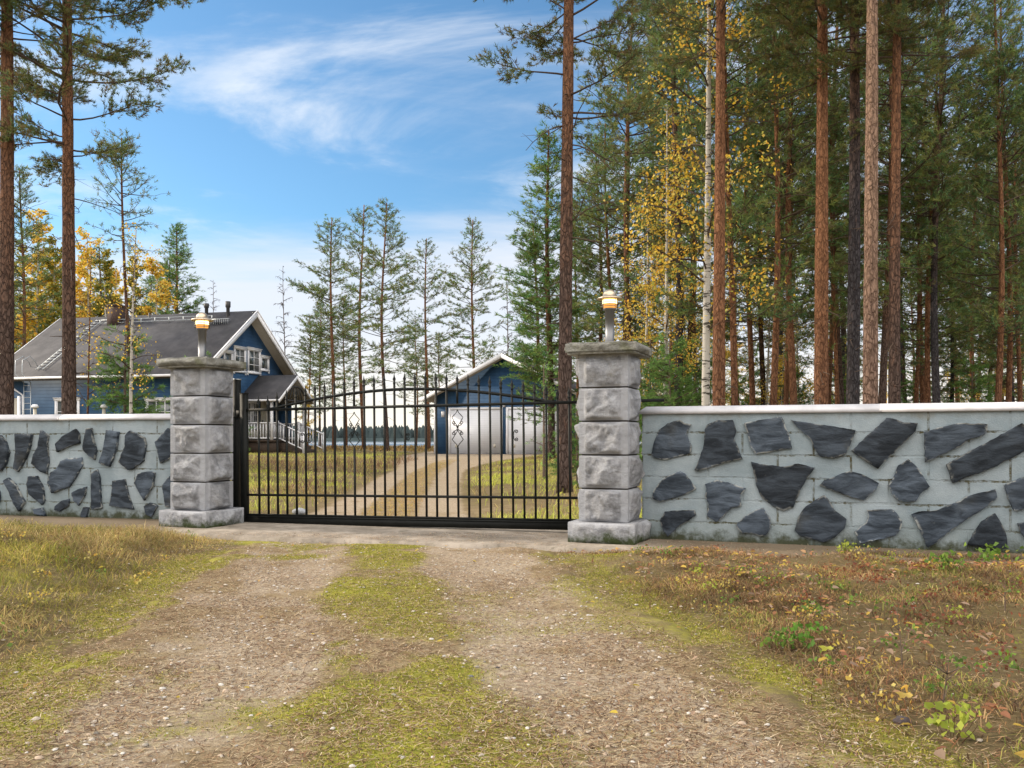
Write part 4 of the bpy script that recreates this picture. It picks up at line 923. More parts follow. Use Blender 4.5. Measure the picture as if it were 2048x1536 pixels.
# --- big pines standing near the walls
big = [  # px, D, radius, bark, H, hb, spread, lean, label
 (10, 16.8, .150, 'pinebark', 19, 8.6, 2.6, .0, 'thick pine trunk at the edge of the picture, outside the corner of the blue house'),
 (137, 17.6, .138, 'pinebark', 19, 6.9, 3.1, .001, 'tall pine with spreading branches in front of the blue house roof ladder'),
 (1129, 14.2, .115, 'pinebark', 18, 6.3, 2.2, -.0035, 'tall lone pine standing behind the gate in front of the garage'),
 (1438, 17.5, .128, 'pinebark_red', 19, 9.2, 2.6, -.002, 'straight pine right beside the white birch trunk behind the slate wall'),
 (1643, 18.5, .155, 'pinebark_red', 20, 8.8, 3.0, -.0005, 'thick reddish pine trunk alone between the white birch and the pair of close trunks'),
 (1704, 19.5, .150, 'pinebark_grey', 20, 9.5, 2.8, .004, 'dark grey pine trunk leaning behind the pale flaky trunk'),
 (1741, 15.5, .133, 'pinebark_pale', 19, 9.6, 2.4, -.001, 'pale flaky pine trunk with broken stubs, closest of the trunks past the slate wall'),
 (1789, 18.0, .120, 'pinebark', 19, 8.6, 2.7, .005, 'slightly leaning brown pine just past the pale flaky trunk')]
for (px_, D_, r_, bk, H_, hb_, spd, ln_, lab) in big:
    tall = 1 + CH + 875 / F * D_
    ms, nt_ = pine(H_, r_, hb_, spd * 1.12, bk, K=15, ln=.090, wd=.013, per=4, step=.38, lean=ln_, stubs=(90 if bk == 'pinebark_pale' else 26), stubL=(.35 if bk == 'pinebark_pale' else 1.3), dens=2.0, hmax=hb_ + 6.0, greens=GREENS * np.array([[1.0, .85, .9]]), bend=.02, tip=.38)
    plant_tree(ms, spot(px_, D_), rng.uniform(0, 6.28) if px_ > 200 else 0.3, 'pine_tree', lab, 'pine tree', 'large pines behind the walls')
# --- tree stock for copies
stock_p = [pine(17, .12, 6.0, 3.3, 'pinebark_red', K=10, ln=.15, wd=.026, per=4, step=.40)[0], pine(16, .10, 4.6, 3.0, 'pinebark', K=10, ln=.15, wd=.026, per=4, step=.40)[0],
           pine(18, .13, 7, 3.4, 'pinebark_grey', K=10, ln=.15, wd=.026, per=4, step=.38)[0], pine(14, .085, 3.6, 2.5, 'pinebark_red', K=10, ln=.15, wd=.026, per=4, step=.36)[0],
           pine(15.5, .10, 4.6, 3.0, 'pinebark_red', K=10, ln=.16, wd=.026, per=3, step=.42, dens=.9)[0]]
stock_s = [pine(13, .10, 1.2, 2.0, 'pinebark_grey', K=9, ln=.14, wd=.026, per=6, step=.27, kind='spruce', stubs=4, tip=.1)[0], pine(10, .08, .8, 1.7, 'pinebark_grey', K=9, ln=.14, wd=.026, per=6, step=.25, kind='spruce', stubs=2, tip=.1)[0]]
YG = np.array([(.10, .12, .03), (.14, .13, .035), (.08, .11, .035)])
stock_dense = pine(15, .11, 1.6, 2.2, 'pinebark', K=10, ln=.16, wd=.026, per=5, step=.26, greens=GREENS * np.array([[.9, 1.15, .9]]), stubs=4, tip=.2)[0]
stock_b = [birch(9, .055, 2600, .065, 1.8, 2.0), birch(11, .075, 3400, .068, 2.5, 2.5, bend=.03), birch(7, .04, 3000, .085, .6, 1.9)]
stock_bf = [birch(9, .06, 3600, .13, 1.5, 2.0), birch(11, .07, 4200, .14, 2.0, 2.4)]
stock_olive = birch(9, .06, 3800, .13, 1.2, 2.0, yellow=False)
stock_bare_ = [birch(9, .05, 0, .05, 2, 1.6, bare=True, bark='twigbark'), birch(7, .04, 0, .05, 1.5, 1.3, bare=True, bark='twigbark')] if 'twigbark' in M else []
# --- pines by the lake between the two buildings
lake = [(668, 56, 0, 15.3, 'lake-side pine with a broad ragged crown, nearest the house gable'), (728, 58, 4, 16.6, 'slim lake-side pine second from the house gable'),
        (775, 52, 1, 15.2, 'tallest looking dense lake-side pine midway between house and garage'), (858, 57, 4, 14.2, 'smaller lake-side pine just outside the garage eave'),
        (953, 60, 3, 16.2, 'isolated lake-side pine rising behind the garage roof'), (693, 68, 3, 12.0, 'thin lake-side pine between the two broad crowns beside the gable'),
        (832, 70, 3, 10.5, 'low thin pine on the shore, outside the garage corner'), (882, 66, 3, 9.0, 'crooked short pine on the shore near the garage eave'), (615, 60, 3, 9.5, 'short pine on the shore behind the porch roof'), (640, 63, 1, 11, 'bushy pine behind the porch bargeboard')]
for (px_, D_, k, H_, lab) in lake:
    Hs = (17, 16, 18, 14, 15.5)[k]; plant_tree(stock_p[k], spot(px_, D_), rng.uniform(0, 6.28), 'pine_tree', lab, 'pine tree', 'pines on the lake shore', H_ / Hs, 1.22)
# --- trees round the garage's forest side
for (px_, D_, ms, Hm, H_, lab, nm) in ((1102, 33, stock_dense, 15, 12.7, 'dense green pine with a full crown rising behind the garage roof', 'pine_tree'), (1068, 45, stock_dense, 15, 12.0, 'second full-crowned pine peeping out behind the garage ridge', 'pine_tree'),
        (1190, 36, stock_p[1], 16, 13.6, 'open-crowned pine over the forest-side gate pillar', 'pine_tree'), (1222, 31, stock_p[3], 14, 12.4, 'pine directly behind the lamp of the forest-side pillar', 'pine_tree'),
        (1155, 40, stock_p[4], 15.5, 12, 'thin pine between the lone gate pine and the forest-side pillar', 'pine_tree')):
    plant_tree(ms, spot(px_, D_), rng.uniform(0, 6.28), nm, lab, 'pine tree', 'pines between garage and forest', H_ / Hm, 1.45 if ms is stock_dense else 1.15)
# --- the forest beyond the slate wall
marks = [(1150, 1300, 'above the forest-side pillar'), (1300, 1425, 'around the yellow birch next to the white trunk'), (1425, 1520, 'between the white birch and the first thin dark trunk'), (1520, 1640, 'between the thin dark trunk and the thick reddish pine'),
         (1640, 1800, 'behind the cluster of thick trunks'), (1800, 1930, 'past the leaning brown pine'), (1930, 2300, 'at the outer end of the slate wall')]
placed = []; pend = []
def band(D): return 'nearer row' if D < 32 else 'middle row' if D < 48 else 'deepest row'
def kindlab(k): return ('slender red-barked pine', 'full-crowned brown pine', 'grey-barked tall pine', 'small red-barked pine', 'thin open-crowned pine')[k]
tries = 0
while len(placed) < 44 and tries < 6000:
    tries += 1; D_ = float(rng.uniform(23, 74)) if len(placed) > 26 else float(rng.uniform(23, 40)); px_ = float(rng.uniform(1235, 2230)); x = (px_ - 1024) / F * D_
    if any((x - a) ** 2 + (D_ - c) ** 2 < (1.7 + D_ * .012) ** 2 for a, c in placed): continue
    placed.append((x, D_)); k = int(rng.integers(0, 5)); s_ = rng.uniform(.8, 1.12)
    pend.append((px_, k, band(D_), plant_tree(stock_p[k], spot(px_, D_), rng.uniform(0, 6.28), 'pine_tree', 'x', 'pine tree', 'forest pines beyond the slate wall', s_)))
ordn = ('first', 'second', 'third', 'fourth', 'fifth', 'sixth', 'seventh', 'eighth', 'ninth', 'tenth', 'eleventh', 'twelfth')
cnt_ = {}
for px_, k, bd, t in sorted(pend, key=lambda q: q[0]):
    i_ = cnt_.get((k, bd), 0); cnt_[(k, bd)] = i_ + 1; t['label'] = f'{kindlab(k)}, {ordn[min(i_, 11)]} such from the gate in the {bd} of forest'
# thin distinct trunks
for (px_, D_, k, s_, lab) in ((1470, 21.5, 3, 1.05, 'thin orange-barked pine just past the straight pine by the birch'), (1541, 23, 3, 1.1, 'thin dark pine trunk midway between birch and thick reddish pine'), (1760, 24, 1, 1.05, 'dark narrow pine close behind the pale flaky trunk'),
        (1860, 26, 3, 1.0, 'thin straight pine first past the leaning brown pine'), (1990, 24, 3, 1.05, 'thin brown pine near the outer end of the slate wall'), (1508, 28, 4, 1.0, 'slim pine with a bare lower stem beside the thin dark trunk')):
    plant_tree(stock_p[k], spot(px_, D_), rng.uniform(0, 6.28), 'pine_tree', lab, 'pine tree', 'thin pines behind the slate wall', s_)
# young spruces and undergrowth trees low in the forest
for (px_, D_, k, s_, lab) in ((1310, 27, 1, .42, 'low young spruce behind the wall end by the forest-side pillar'), (1365, 30, 1, .5, 'low young spruce under the yellow birch'), (1555, 40, 0, .75, 'dark spruce between the thin dark trunk and thick reddish pine'),
        (1900, 38, 0, .95, 'tall dark spruce past the leaning brown pine'), (2030, 34, 0, 1.0, 'dark spruce at the outer end of the slate wall'), (1690, 44, 0, .9, 'dark spruce behind the grey leaning trunk'), (1265, 42, 0, .72, 'spruce top behind the forest-side pillar')):
    plant_tree(stock_s[k], spot(px_, D_), rng.uniform(0, 6.28), 'spruce_tree', lab, 'spruce tree', 'spruces among the pines', s_)
# birches
for (px_, D_, k, s_, lab) in ((1410, 20, 1, 1.35, 'birch with a white trunk and few yellow leaves beside the straight pine'), (1330, 24, 1, .95, 'bright yellow birch crown over the near end of the slate wall'), (1285, 26, 0, 1.0, 'yellow birch next to the forest-side pillar lamp'), (1360, 29, 1, .9, 'yellow birch set behind the brightest one'),
        (1600, 34, 0, .95, 'small yellow birch seen past the thick reddish trunk'), (1530, 30, 0, .9, 'orange-yellow birch behind the thin dark trunk'), (1870, 42, 0, .9, 'distant yellow birch past the leaning brown pine'), (2035, 36, 2, 1.0, 'low yellow birch at the outer end of the slate wall'), (1315, 30, 2, .8, 'low orange birch between pillar lamp and the brightest birch'), (1580, 46, 2, .95, 'low yellow birch deep behind the thin dark trunk'), (1920, 50, 2, 1.0, 'low yellow birch deep in the forest at the outer end'), (1780, 52, 2, 1.0, 'yellow birch glimpsed deep between the thick trunks'), (1480, 50, 2, 1.0, 'yellow birch glimpsed deep past the straight pine'), (612, 52, 2, .62, 'small orange birch beside the porch steps'), (1660, 40, 2, 1.1, 'low yellow birch just past the thick reddish pine'), (1560, 33, 2, .75, 'low golden birch between two thin dark pines'), (1990, 42, 2, 1.1, 'golden birch behind the outermost thin brown pine'),
        (1440, 38, 2, 1.0, 'low golden birch hidden behind the straight pine')):
    plant_tree(stock_b[k], spot(px_, D_), rng.uniform(0, 6.28), 'birch_tree', lab, 'birch tree', 'autumn birches in the forest', s_)
# trees on the house side
for (px_, D_, ms, Hm, H_, nm, lab, cat) in (
  (263, 19, birch(5.6, .042, 700, .055, 2.2, 1.75), 1, 1, 'birch_tree', 'young white-barked birch with orange-yellow leaves against the house roof', 'birch tree'),
  (173, 20, birch(5.4, .026, 160, .055, 1.6, .8, bark='pinebark_red'), 1, 1, 'birch_tree', 'thin bare-looking birch sapling beside the thick pine on the house side', 'birch tree'),
  (266, 24, pine(9.3, .06, 6.3, 1.25, 'pinebark', K=9, ln=.12, wd=.016, per=5, step=.30, stubs=10)[0], 1, 1, 'pine_tree', 'slender pine with a small high crown over the house roof', 'pine tree'),
  (175, 60, stock_bf[1], 11, 15, 'birch_tree', 'yellow birch behind the roof ridge near the ladder', 'birch tree'), (225, 66, stock_bf[0], 9, 14, 'birch_tree', 'yellow birch behind the chimney', 'birch tree'), (320, 58, stock_bf[0], 9, 13, 'birch_tree', 'yellow birch over the middle of the house roof', 'birch tree'),
  (350, 62, stock_dense, 15, 16.2, 'pine_tree', 'full green pine rising behind the house roof vents', 'pine tree'), (300, 70, stock_dense, 15, 14, 'pine_tree', 'green pine rising behind the middle of the house roof', 'pine tree'), (195, 64, stock_s[0], 13, 15.5, 'spruce_tree', 'spruce behind the house near the roof ladder top', 'spruce tree'),
  (70, 58, stock_bf[1], 11, 16, 'birch_tree', 'yellow birch at the far end of the house roof', 'birch tree'), (100, 66, stock_p[4], 15.5, 15, 'pine_tree', 'open-crowned pine behind the far end of the house', 'pine tree'), (40, 54, stock_p[1], 16, 18, 'pine_tree', 'tall pine between the two thick trunks on the house side', 'pine tree'), (245, 74, stock_p[3], 14, 12, 'pine_tree', 'distant pine behind the chimney', 'pine tree'),
  (15, 56, stock_bf[0], 9, 12, 'birch_tree', 'yellow birch low behind the thick edge trunk', 'birch tree'), (110, 57, stock_olive, 9, 14, 'birch_tree', 'greenish birch behind the roof ladder top', 'birch tree'), (205, 56, stock_olive, 9, 13, 'birch_tree', 'greenish birch in front of the spruce behind the roof', 'birch tree'),
  (275, 63, stock_olive, 9, 14, 'birch_tree', 'olive birch behind the middle of the house ridge', 'birch tree'), (45, 64, stock_olive, 9, 15, 'birch_tree', 'olive birch past the low end of the house roof', 'birch tree'), (155, 66, stock_bf[0], 9, 15, 'birch_tree', 'bright birch just behind the tall yard pine', 'birch tree'), (370, 66, stock_bf[0], 9, 10.5, 'birch_tree', 'small yellow birch at the foot of the green pine by the vents', 'birch tree'),
  (335, 68, stock_s[0], 13, 15.5, 'spruce_tree', 'dark spruce beside the full green pine behind the roof', 'spruce tree'), (85, 74, stock_dense, 15, 17, 'pine_tree', 'dense pine filling the gap past the chimney', 'pine tree'), (215, 76, stock_dense, 15, 15.5, 'pine_tree', 'dense distant pine right behind the chimney', 'pine tree'),
  (20, 70, stock_dense, 15, 15, 'pine_tree', 'bushy pine low behind the far end of the house', 'pine tree'), (-40, 60, stock_p[0], 17, 17, 'pine_tree', 'pine outside the thick edge trunk', 'pine tree'), (140, 72, stock_dense, 15, 14, 'pine_tree', 'bushy pine behind the roof ladder', 'pine tree'), (390, 72, stock_p[3], 14, 11, 'pine_tree', 'small pine behind the vents on the house ridge', 'pine tree')):
    plant_tree(ms, spot(px_, D_), rng.uniform(0, 6.28), nm, lab, cat, 'trees round the house', H_ / Hm, 1.5 if ms is stock_dense else 1.15 if D_ > 40 else 1.0)
for k_, (px_, D_, H_, lab) in enumerate(((425, 75, 15.0, 'leafless birch behind the ridge vents'), (455, 80, 13.5, 'leafless birch right of the ridge vents, second from the gable peak'), (498, 82, 13, 'leafless birch just behind the gable peak'), (568, 66, 14.0, 'leafless birch standing past the gable slope'), (1010, 62, 12.5, 'leafless birch over the garage ridge'))):
    m = birch(H_, .07, 0, .05, 3, 2.2, bare=True, bark='twig_grey'); plant_tree(m, spot(px_, D_), rng.uniform(0, 6), 'bare_birch', lab, 'birch tree', 'leafless birches')
# young bushy pines
BG = np.array([(.13, .24, .055), (.18, .30, .07), (.10, .20, .055)])
yp2 = pine(3.0, .03, .4, .8, 'twigp', K=9, ln=.10, wd=.010, per=3, step=.24, greens=BG * 1.5, stubs=0, tip=.3, dens=1.0, bend=.03)[0]
yp = pine(3.0, .035, .25, 1.15, 'twigp', K=16, ln=.085, wd=.010, per=6, step=.16, greens=BG, stubs=0, tip=.05, dens=1.8, bend=.02, kind='spruce')[0]
for (px_, D_, s_, lab) in ((250, 20, 1.12, 'young bushy green pine in front of the house, under the birch'), (395, 24, 1.05, 'young green pine showing behind the house-side pillar lamp'), (430, 25, 1.0, 'second young pine half hidden by the house-side pillar'), (1088, 19, .85, 'young bright green pine behind the gate in front of the garage doors'), (1155, 16, .55, 'small pine sapling beside the lone pine behind the gate'),
        (1340, 22, 1.15, 'fresh green young pine just over the coping nearest the pillar'), (1392, 26, 1.3, 'young pine peeping out just short of the white birch trunk'), (1300, 24, 1.25, 'young pine hugging the forest-side pillar'), (1372, 30, 1.5, 'taller young pine behind the two small ones near the pillar'), (1500, 34, 1.4, 'young pine past the straight pine'),
        (1590, 30, 1.1, 'young pine short of the thick reddish pine'), (1835, 32, 1.2, 'young pine low past the leaning brown pine'), (1945, 30, 1.2, 'young pine between the outer thin pines'), (1672, 34, 1.3, 'young pine in the gap before the grey trunk')):
    plant_tree(yp2 if px_ == 1088 else yp, spot(px_, D_), rng.uniform(0, 6.28), 'young_pine', lab, 'young pine', 'young pines in the yard', s_)
# ------------------------------------------------------------------ ground cover
def blades(P, hgt, wd, lean, cols, segs=2):
    n = len(P); az = rng.uniform(0, 2 * PI, n); d = np.stack([np.cos(az), np.sin(az), np.zeros(n)], -1); s = np.stack([-np.sin(az + rng.normal(size=n)), np.cos(az), np.zeros(n)], -1); s = unit(s) * (wd * .5)[:, None]
    z = np.array([0, 0, 1.0]); h = hgt[:, None]; l = (lean * hgt)[:, None]
    p1 = P + z * h * .55 + d * l * .35; p2 = P + z * h * np.clip(1 - .35 * lean[:, None], .15, 1) + d * l
    V = np.stack([P - s, P + s, p1 - s * .8, p1 + s * .8, p2], 1).reshape(-1, 3); o = np.arange(n)[:, None] * 5
    C = np.repeat(cols, 5, 0)
    return V, np.concatenate([o + np.array([[0, 1, 3]]), o + np.array([[0, 3, 2]]), o + np.array([[2, 3, 4]])], 0), C
def sample(n, x0, x1, y0, y1, fn, pw=1.0):
    out = []; tot = 0
    while tot < n:
        x = rng.uniform(x0, x1, n * 2); y = y0 + (y1 - y0) * rng.random(n * 2) ** pw; k = rng.random(n * 2) < fn(x, y)
        out.append(np.stack([x[k], y[k]], -1)); tot += k.sum()
        if k.sum() == 0: break
    p = np.concatenate(out)[:n]; return p[:, 0], p[:, 1]
def P3(x, y, dz=0.0): return np.stack([x, y, surf(x, y) + dz], -1)
def off_drive(x, y): return np.abs(x - drive_c(y)) - drive_hw(y)
def before_apron(x, y):
    k = ss(np.abs(x + 1.2), 2.6, 3.4) * .30 * fbm(x, y, 2.5, 3); return ss(apron(x) + k * 1.2 - y, -.02, .10 + .0 * x)
def pick(pal, n, v=.25): pal = np.array(pal); return pal[rng.integers(0, len(pal), n)] * rng.uniform(1 - v, 1 + v, (n, 1))
DRY = [(.42, .29, .11), (.50, .38, .18), (.36, .23, .09), (.31, .27, .09), (.45, .34, .13), (.20, .13, .07), (.28, .27, .08)]
GRN = [(.23, .25, .05), (.30, .30, .07), (.14, .18, .04), (.36, .33, .09)]
RED = [(.26, .12, .06), (.32, .18, .085), (.17, .095, .055), (.11, .07, .048), (.40, .27, .14)]
# tall dry grass, house side
n = 105000; f = lambda x, y: ss(off_drive(x, y), .02, .35) * before_apron(x, y) * np.clip((fbm(x, y, 1.6, 3) - .1) * 2.4, .25, 1)
x, y = sample(n, -8.5, -1.6, 2.3, 9.5, f)
t = fbm(x + 3, y, 1.0, 3); od = off_drive(x, y)
h = rng.uniform(.02, .105, n) * (.35 + 1.2 * ss(od, .0, .9)) * (.5 + fbm(x, y + 9, 2.4, 3)); cd = pick(DRY, n); cg = pick(GRN, n); m = (rng.random(n) < ss(t + (y - 6) * .03, .47, .66) * .8)[:, None]
b = MB(); b.add(*blades(P3(x, y, -.01), h, rng.uniform(.0022, .0055, n), rng.uniform(.3, 2.6, n), np.where(m, cg * np.array([[1.15, 1.0, .9]]), cd) * (.22 + 1.6 * fbm(x, y, 3.6, 4)[:, None] ** 1.2)))
tag(b.build('grass', M['blade']), 'dry tawny grass between the drive and the narrow-slate wall', 'grass', kind='stuff')
# low mixed heath, forest side
n = 95000; x, y = sample(n, .2, 7.5, 2.1, 8.2, lambda x, y: ss(off_drive(x, y), .0, .5) * before_apron(x, y) * np.clip((fbm(x, y, 2.2, 3) - .33) * 2.6, .05, 1))
t = fbm(x + 30, y, 1.3, 3); c = np.where((rng.random(n) < ss(t, .50, .72) * .8)[:, None], pick(GRN, n), np.where((rng.random(n) < .72)[:, None], pick(RED, n), pick(DRY, n))) * (.15 + 1.7 * fbm(x, y, 4.5, 4)[:, None] ** 1.2)
b = MB(); b.add(*blades(P3(x, y, -.008), rng.uniform(.015, .070, n), rng.uniform(.0020, .0050, n), rng.uniform(.3, 2.8, n), c))
tag(b.build('heath_grass', M['blade']), 'sparse reddish and green heath in front of the big-slate wall', 'grass', kind='stuff')
# moss cushions on the drive
n = 90000; x, y = sample(n, -3.2, 3.2, 1.9, 8.0, lambda x, y: ss(masks(x, y)[..., 0], .22, .75) * before_apron(x, y))
b = MB(); b.add(*blades(P3(x, y, -.001), rng.uniform(.003, .011, n), rng.uniform(.003, .006, n), rng.uniform(.2, 1.4, n), pick([(.30, .31, .035), (.40, .375, .055), (.20, .23, .03), (.42, .36, .08), (.30, .25, .08), (.14, .14, .03)], n)))
tag(b.build('moss', M['blade']), 'yellow-green moss along the middle and edges of the gravel drive', 'moss', kind='stuff')
# fallen needles and straw everywhere in front of the gate
n = 130000; x, y = sample(n, -5.0, 5.5, 1.9, 8.6, lambda x, y: np.clip(.4 + (fbm(x, y, 2.0, 3) - .4) * 2, .1, 1) * (np.abs(x) < y * .72) * np.clip(4 / y, 0, 1) * (1 - .75 * ss(off_drive(x, y), 0, .5)))
az = rng.uniform(0, 2 * PI, n); l = rng.uniform(.012, .045, n)[:, None]; d = np.stack([np.cos(az), np.sin(az), rng.normal(size=n) * .12], -1); s = np.stack([-np.sin(az), np.cos(az), np.zeros(n)], -1) * rng.uniform(.0009, .0019, (n, 1))
P = P3(x, y, .003); V = np.stack([P - s, P + s, P + d * l + s * .5, P + d * l - s * .5], 1).reshape(-1, 3)
b = MB(); b.add(V, np.arange(n * 4).reshape(-1, 4), np.repeat(pick([(.46, .33, .20), (.36, .22, .13), (.60, .49, .34), (.26, .15, .09), (.52, .40, .24), (.09, .055, .035), (.14, .08, .05)], n), 4, 0))
tag(b.build('needle_litter', M['blade']), 'fallen brown pine needles strewn over drive and verges', 'litter', kind='stuff')
# pebbles
n = 7500; x, y = sample(n, -4.0, 4.5, 1.9, 8.2, lambda x, y: (.15 + .85 * masks(x, y)[..., 1]) * before_apron(x, y) * (1 - .8 * ss(off_drive(x, y), 0, 1)))
ic = np.array([(1, 0, 0), (.3, .95, 0), (-.8, .6, .05), (-.8, -.6, -.05), (.3, -.95, 0), (.55, .4, .6), (-.25, .65, .62), (-.7, 0, .55), (-.2, -.65, .6), (.55, -.4, .58), (0, 0, .78)])
fi = [(0, 1, 5), (1, 6, 5), (1, 2, 6), (2, 7, 6), (2, 3, 7), (3, 8, 7), (3, 4, 8), (4, 9, 8), (4, 0, 9), (0, 5, 9), (5, 6, 10), (6, 7, 10), (7, 8, 10), (8, 9, 10), (9, 5, 10)]
sz = .0028 + .009 * rng.random(n) ** 3.2; sz[:40] *= 1.7
Vp = ic[None] * (1 + rng.normal(size=(n, 11, 1)) * .16) * sz[:, None, None] * np.stack([rng.uniform(.8, 1.4, n), rng.uniform(.7, 1.2, n), rng.uniform(.4, .8, n)], -1)[:, None, :]
a = rng.uniform(0, 6.28, n); ca, sa_ = np.cos(a)[:, None], np.sin(a)[:, None]; Vp = np.stack([Vp[..., 0] * ca - Vp[..., 1] * sa_, Vp[..., 0] * sa_ + Vp[..., 1] * ca, Vp[..., 2]], -1) + P3(x, y, .001)[:, None, :]
b = MB(); b.add(Vp.reshape(-1, 3), (np.array(fi)[None] + np.arange(n)[:, None, None] * 11).reshape(-1, 3), np.repeat(pick([(.36, .31, .25), (.38, .33, .27), (.26, .23, .19), (.34, .26, .19), (.44, .41, .37)], n), 11, 0))
tag(b.build('gravel', M['pebble']), 'small grey and tan stones pressed into the drive', 'gravel', kind='stuff')
# fallen leaves
def leafbed(n, x0, x1, y0, y1, fn, s0, s1, pal, name, lab, dz=.02):
    x, y = sample(n, x0, x1, y0, y1, fn); P = P3(x, y, dz) + np.stack([np.zeros(n), np.zeros(n), rng.uniform(0, .02, n)], -1); az = rng.uniform(0, 6.28, n); l = rng.uniform(s0, s1, n)[:, None]
    d = np.stack([np.cos(az), np.sin(az), rng.normal(size=n) * .25], -1); s = np.stack([-np.sin(az), np.cos(az), rng.normal(size=n) * .25], -1); up = np.array([0, 0, 1.]) * l * .18
    V = np.stack([P, P + d * l * .3 + s * l * .32 + up, P + d * l * .75 + s * l * .22 + up, P + d * l, P + d * l * .75 - s * l * .22 + up * .6, P + d * l * .3 - s * l * .32 + up * .6], 1).reshape(-1, 3)
    o = np.arange(n)[:, None] * 6; f = np.concatenate([o + np.array([[0, 1, 2]]), o + np.array([[0, 2, 3]]), o + np.array([[0, 3, 4]]), o + np.array([[0, 4, 5]])], 0)
    b = MB(); b.add(V, f, np.repeat(pick(pal, n), 6, 0)); tag(b.build(name, M['leaf']), lab, 'leaves', kind='stuff')
leafbed(2600, .3, 7, 2.2, 8, lambda x, y: ss(off_drive(x, y), -.1, .8) * before_apron(x, y) * np.clip((fbm(x, y, 1.8, 3) - .4) * 4, .03, 1), .018, .05, [(.42, .20, .10), (.50, .30, .16), (.30, .14, .08), (.55, .38, .08), (.40, .28, .2)], 'fallen_leaves', 'brown and orange leaves lying in the heath by the big-slate wall')
leafbed(260, -7, 1, 2.4, 9, lambda x, y: before_apron(x, y) * .5, .015, .035, [(.55, .42, .07), (.5, .32, .1), (.4, .28, .2)], 'birch_leaves', 'scattered pale birch leaves on the drive and dry grass', .03)
# leafy sprigs: lingonberry and seedlings
def sprig_mesh(n, r, h, pal, sz, name='sprigs'):
    b = MB(); P = np.stack([rng.normal(size=n) * r, rng.normal(size=n) * r, rng.uniform(.25, 1, n) * h], -1); V, f, c = leaf_arrays(P, sz, pick(pal, n)); b.add(V, f, c)
    for k in range(max(3, n // 7)):
        p = P[k]; b.tube(np.array([(p[0] * .3, p[1] * .3, -.01), (p[0] * .8, p[1] * .8, p[2] * .6), p]), [.0016, .0014, .001], 3, np.array([.16, .10, .05]), cap=False)
    return b.mesh(name, M['leaf'])
G1 = [(.14, .24, .04), (.20, .30, .05), (.10, .17, .035)]; Y1 = [(.55, .42, .08), (.60, .50, .16), (.48, .30, .07)]; R1 = [(.22, .07, .04), (.30, .12, .05), (.16, .06, .04)]; YG1 = [(.36, .40, .06), (.28, .34, .05)]
b = MB(); cnt = 0
for (n_, pal, xa, xb, ya, yb) in ((120, G1, .9, 6.5, 3.2, 7.8), (80, Y1, 1.0, 6.5, 2.8, 7.4), (130, R1, 1.6, 6.5, 3.0, 7.0), (40, YG1, .6, 6, 2.6, 7.5), (55, Y1, -7, -2.2, 4, 8.6), (30, G1, -7, -2.2, 4, 9)):
    x, y = sample(n_, xa, xb, ya, yb, lambda x, y: ss(off_drive(x, y), .1, .6) * before_apron(x, y) * ss(fbm(x, y, 1.1, 2), .35, .6)); base = P3(x, y)
    for k in range(n_):
        m_ = int(rng.integers(14, 34)); r_ = rng.uniform(.025, .07); hh = rng.uniform(.03, .10); P = base[k] + np.stack([rng.normal(size=m_) * r_, rng.normal(size=m_) * r_, rng.uniform(.15, 1, m_) * hh], -1)
        b.add(*leaf_arrays(P, rng.uniform(.013, .024), pick(pal, m_)))
tag(b.build('undergrowth', M['leaf']), 'low lingonberry and seedling sprigs in green, yellow and red', 'undergrowth', kind='stuff')
def gp(px, py): D_ = F * CH / (py - HOR); x_ = (px - 1024) / F * D_; return (x_, D_, float(surf(x_, D_)))
for (px_, py_, sc, pal, lab) in ((1600, 1300, 1.3, [(.10, .22, .03), (.14, .28, .04)], 'bright green pine seedling near the large yellow leaf'), (1905, 1478, 1.3, YG1, 'lime green blueberry sprig closest to the picture corner'), (1550, 1305, 1.0, G1, 'small round-leaved green seedling beside the pine seedling'), (1620, 1245, .9, G1, 'small green seedling in the middle of the heath'), (1985, 1145, 1.9, G1, 'broad green leafy patch of raspberry against the big-slate wall'), (1690, 1135, 1.0, YG1, 'light green seedling standing at the wall foot'), (1890, 1160, 1.5, G1, 'green leafy plant just inside the raspberry patch')):
    t = empty('seedling', gp(px_, py_)); tag(t, lab, 'seedling'); o = inst('leaves', sprig_mesh(60, .035 * sc, .09 * sc, pal, .024 * sc, 'leaves'), t)
def bare_stem(px, py, h, lab, fork):
    t = MB(); P = branch_path((0, 0, -.02), rng.uniform(0, 6), 1.45, h, 8, 0, .10); t.tube(P, np.linspace(.0035, .0012, len(P)), 5)
    for k in range(fork): i = int(rng.integers(2, 7)); t.tube(branch_path(P[i], rng.uniform(0, 6), .7, h * rng.uniform(.2, .45), 5, 0, .15), np.linspace(.0022, .001, 6), 4)
    o = t.build('dead_sapling', M['twig'], loc=gp(px, py)); tag(o, lab, 'twig')
bare_stem(1803, 1345, .26, 'upright bare brown stem in the middle of the heath', 3); bare_stem(1885, 1430, .22, 'forked bare twig sprouting near the picture corner', 6); bare_stem(2010, 1250, .18, 'short bare twig at the picture edge below the raspberry patch', 4)
def big_leaf(px, py, s_, c, lab):
    b = MB(); n = 12; V = [(0, 0, .012)]
    for k in range(n): a_ = k / n * 2 * PI; r_ = s_ * (.5 + .14 * math.cos(a_ * 5) + .10 * math.cos(a_)); V.append((r_ * math.cos(a_), r_ * .8 * math.sin(a_), .006 + .012 * math.sin(a_ * 2 + 1)))
    b.add(V, [(0, 1 + k, 1 + (k + 1) % n) for k in range(n)], np.array(c)); g = gp(px, py); o = b.build('fallen_leaf', M['leaf'], loc=(g[0], g[1], g[2] + .035), rz=rng.uniform(0, 6)); o.rotation_euler = (.35, 0, rng.uniform(0, 6)); tag(o, lab, 'leaf')
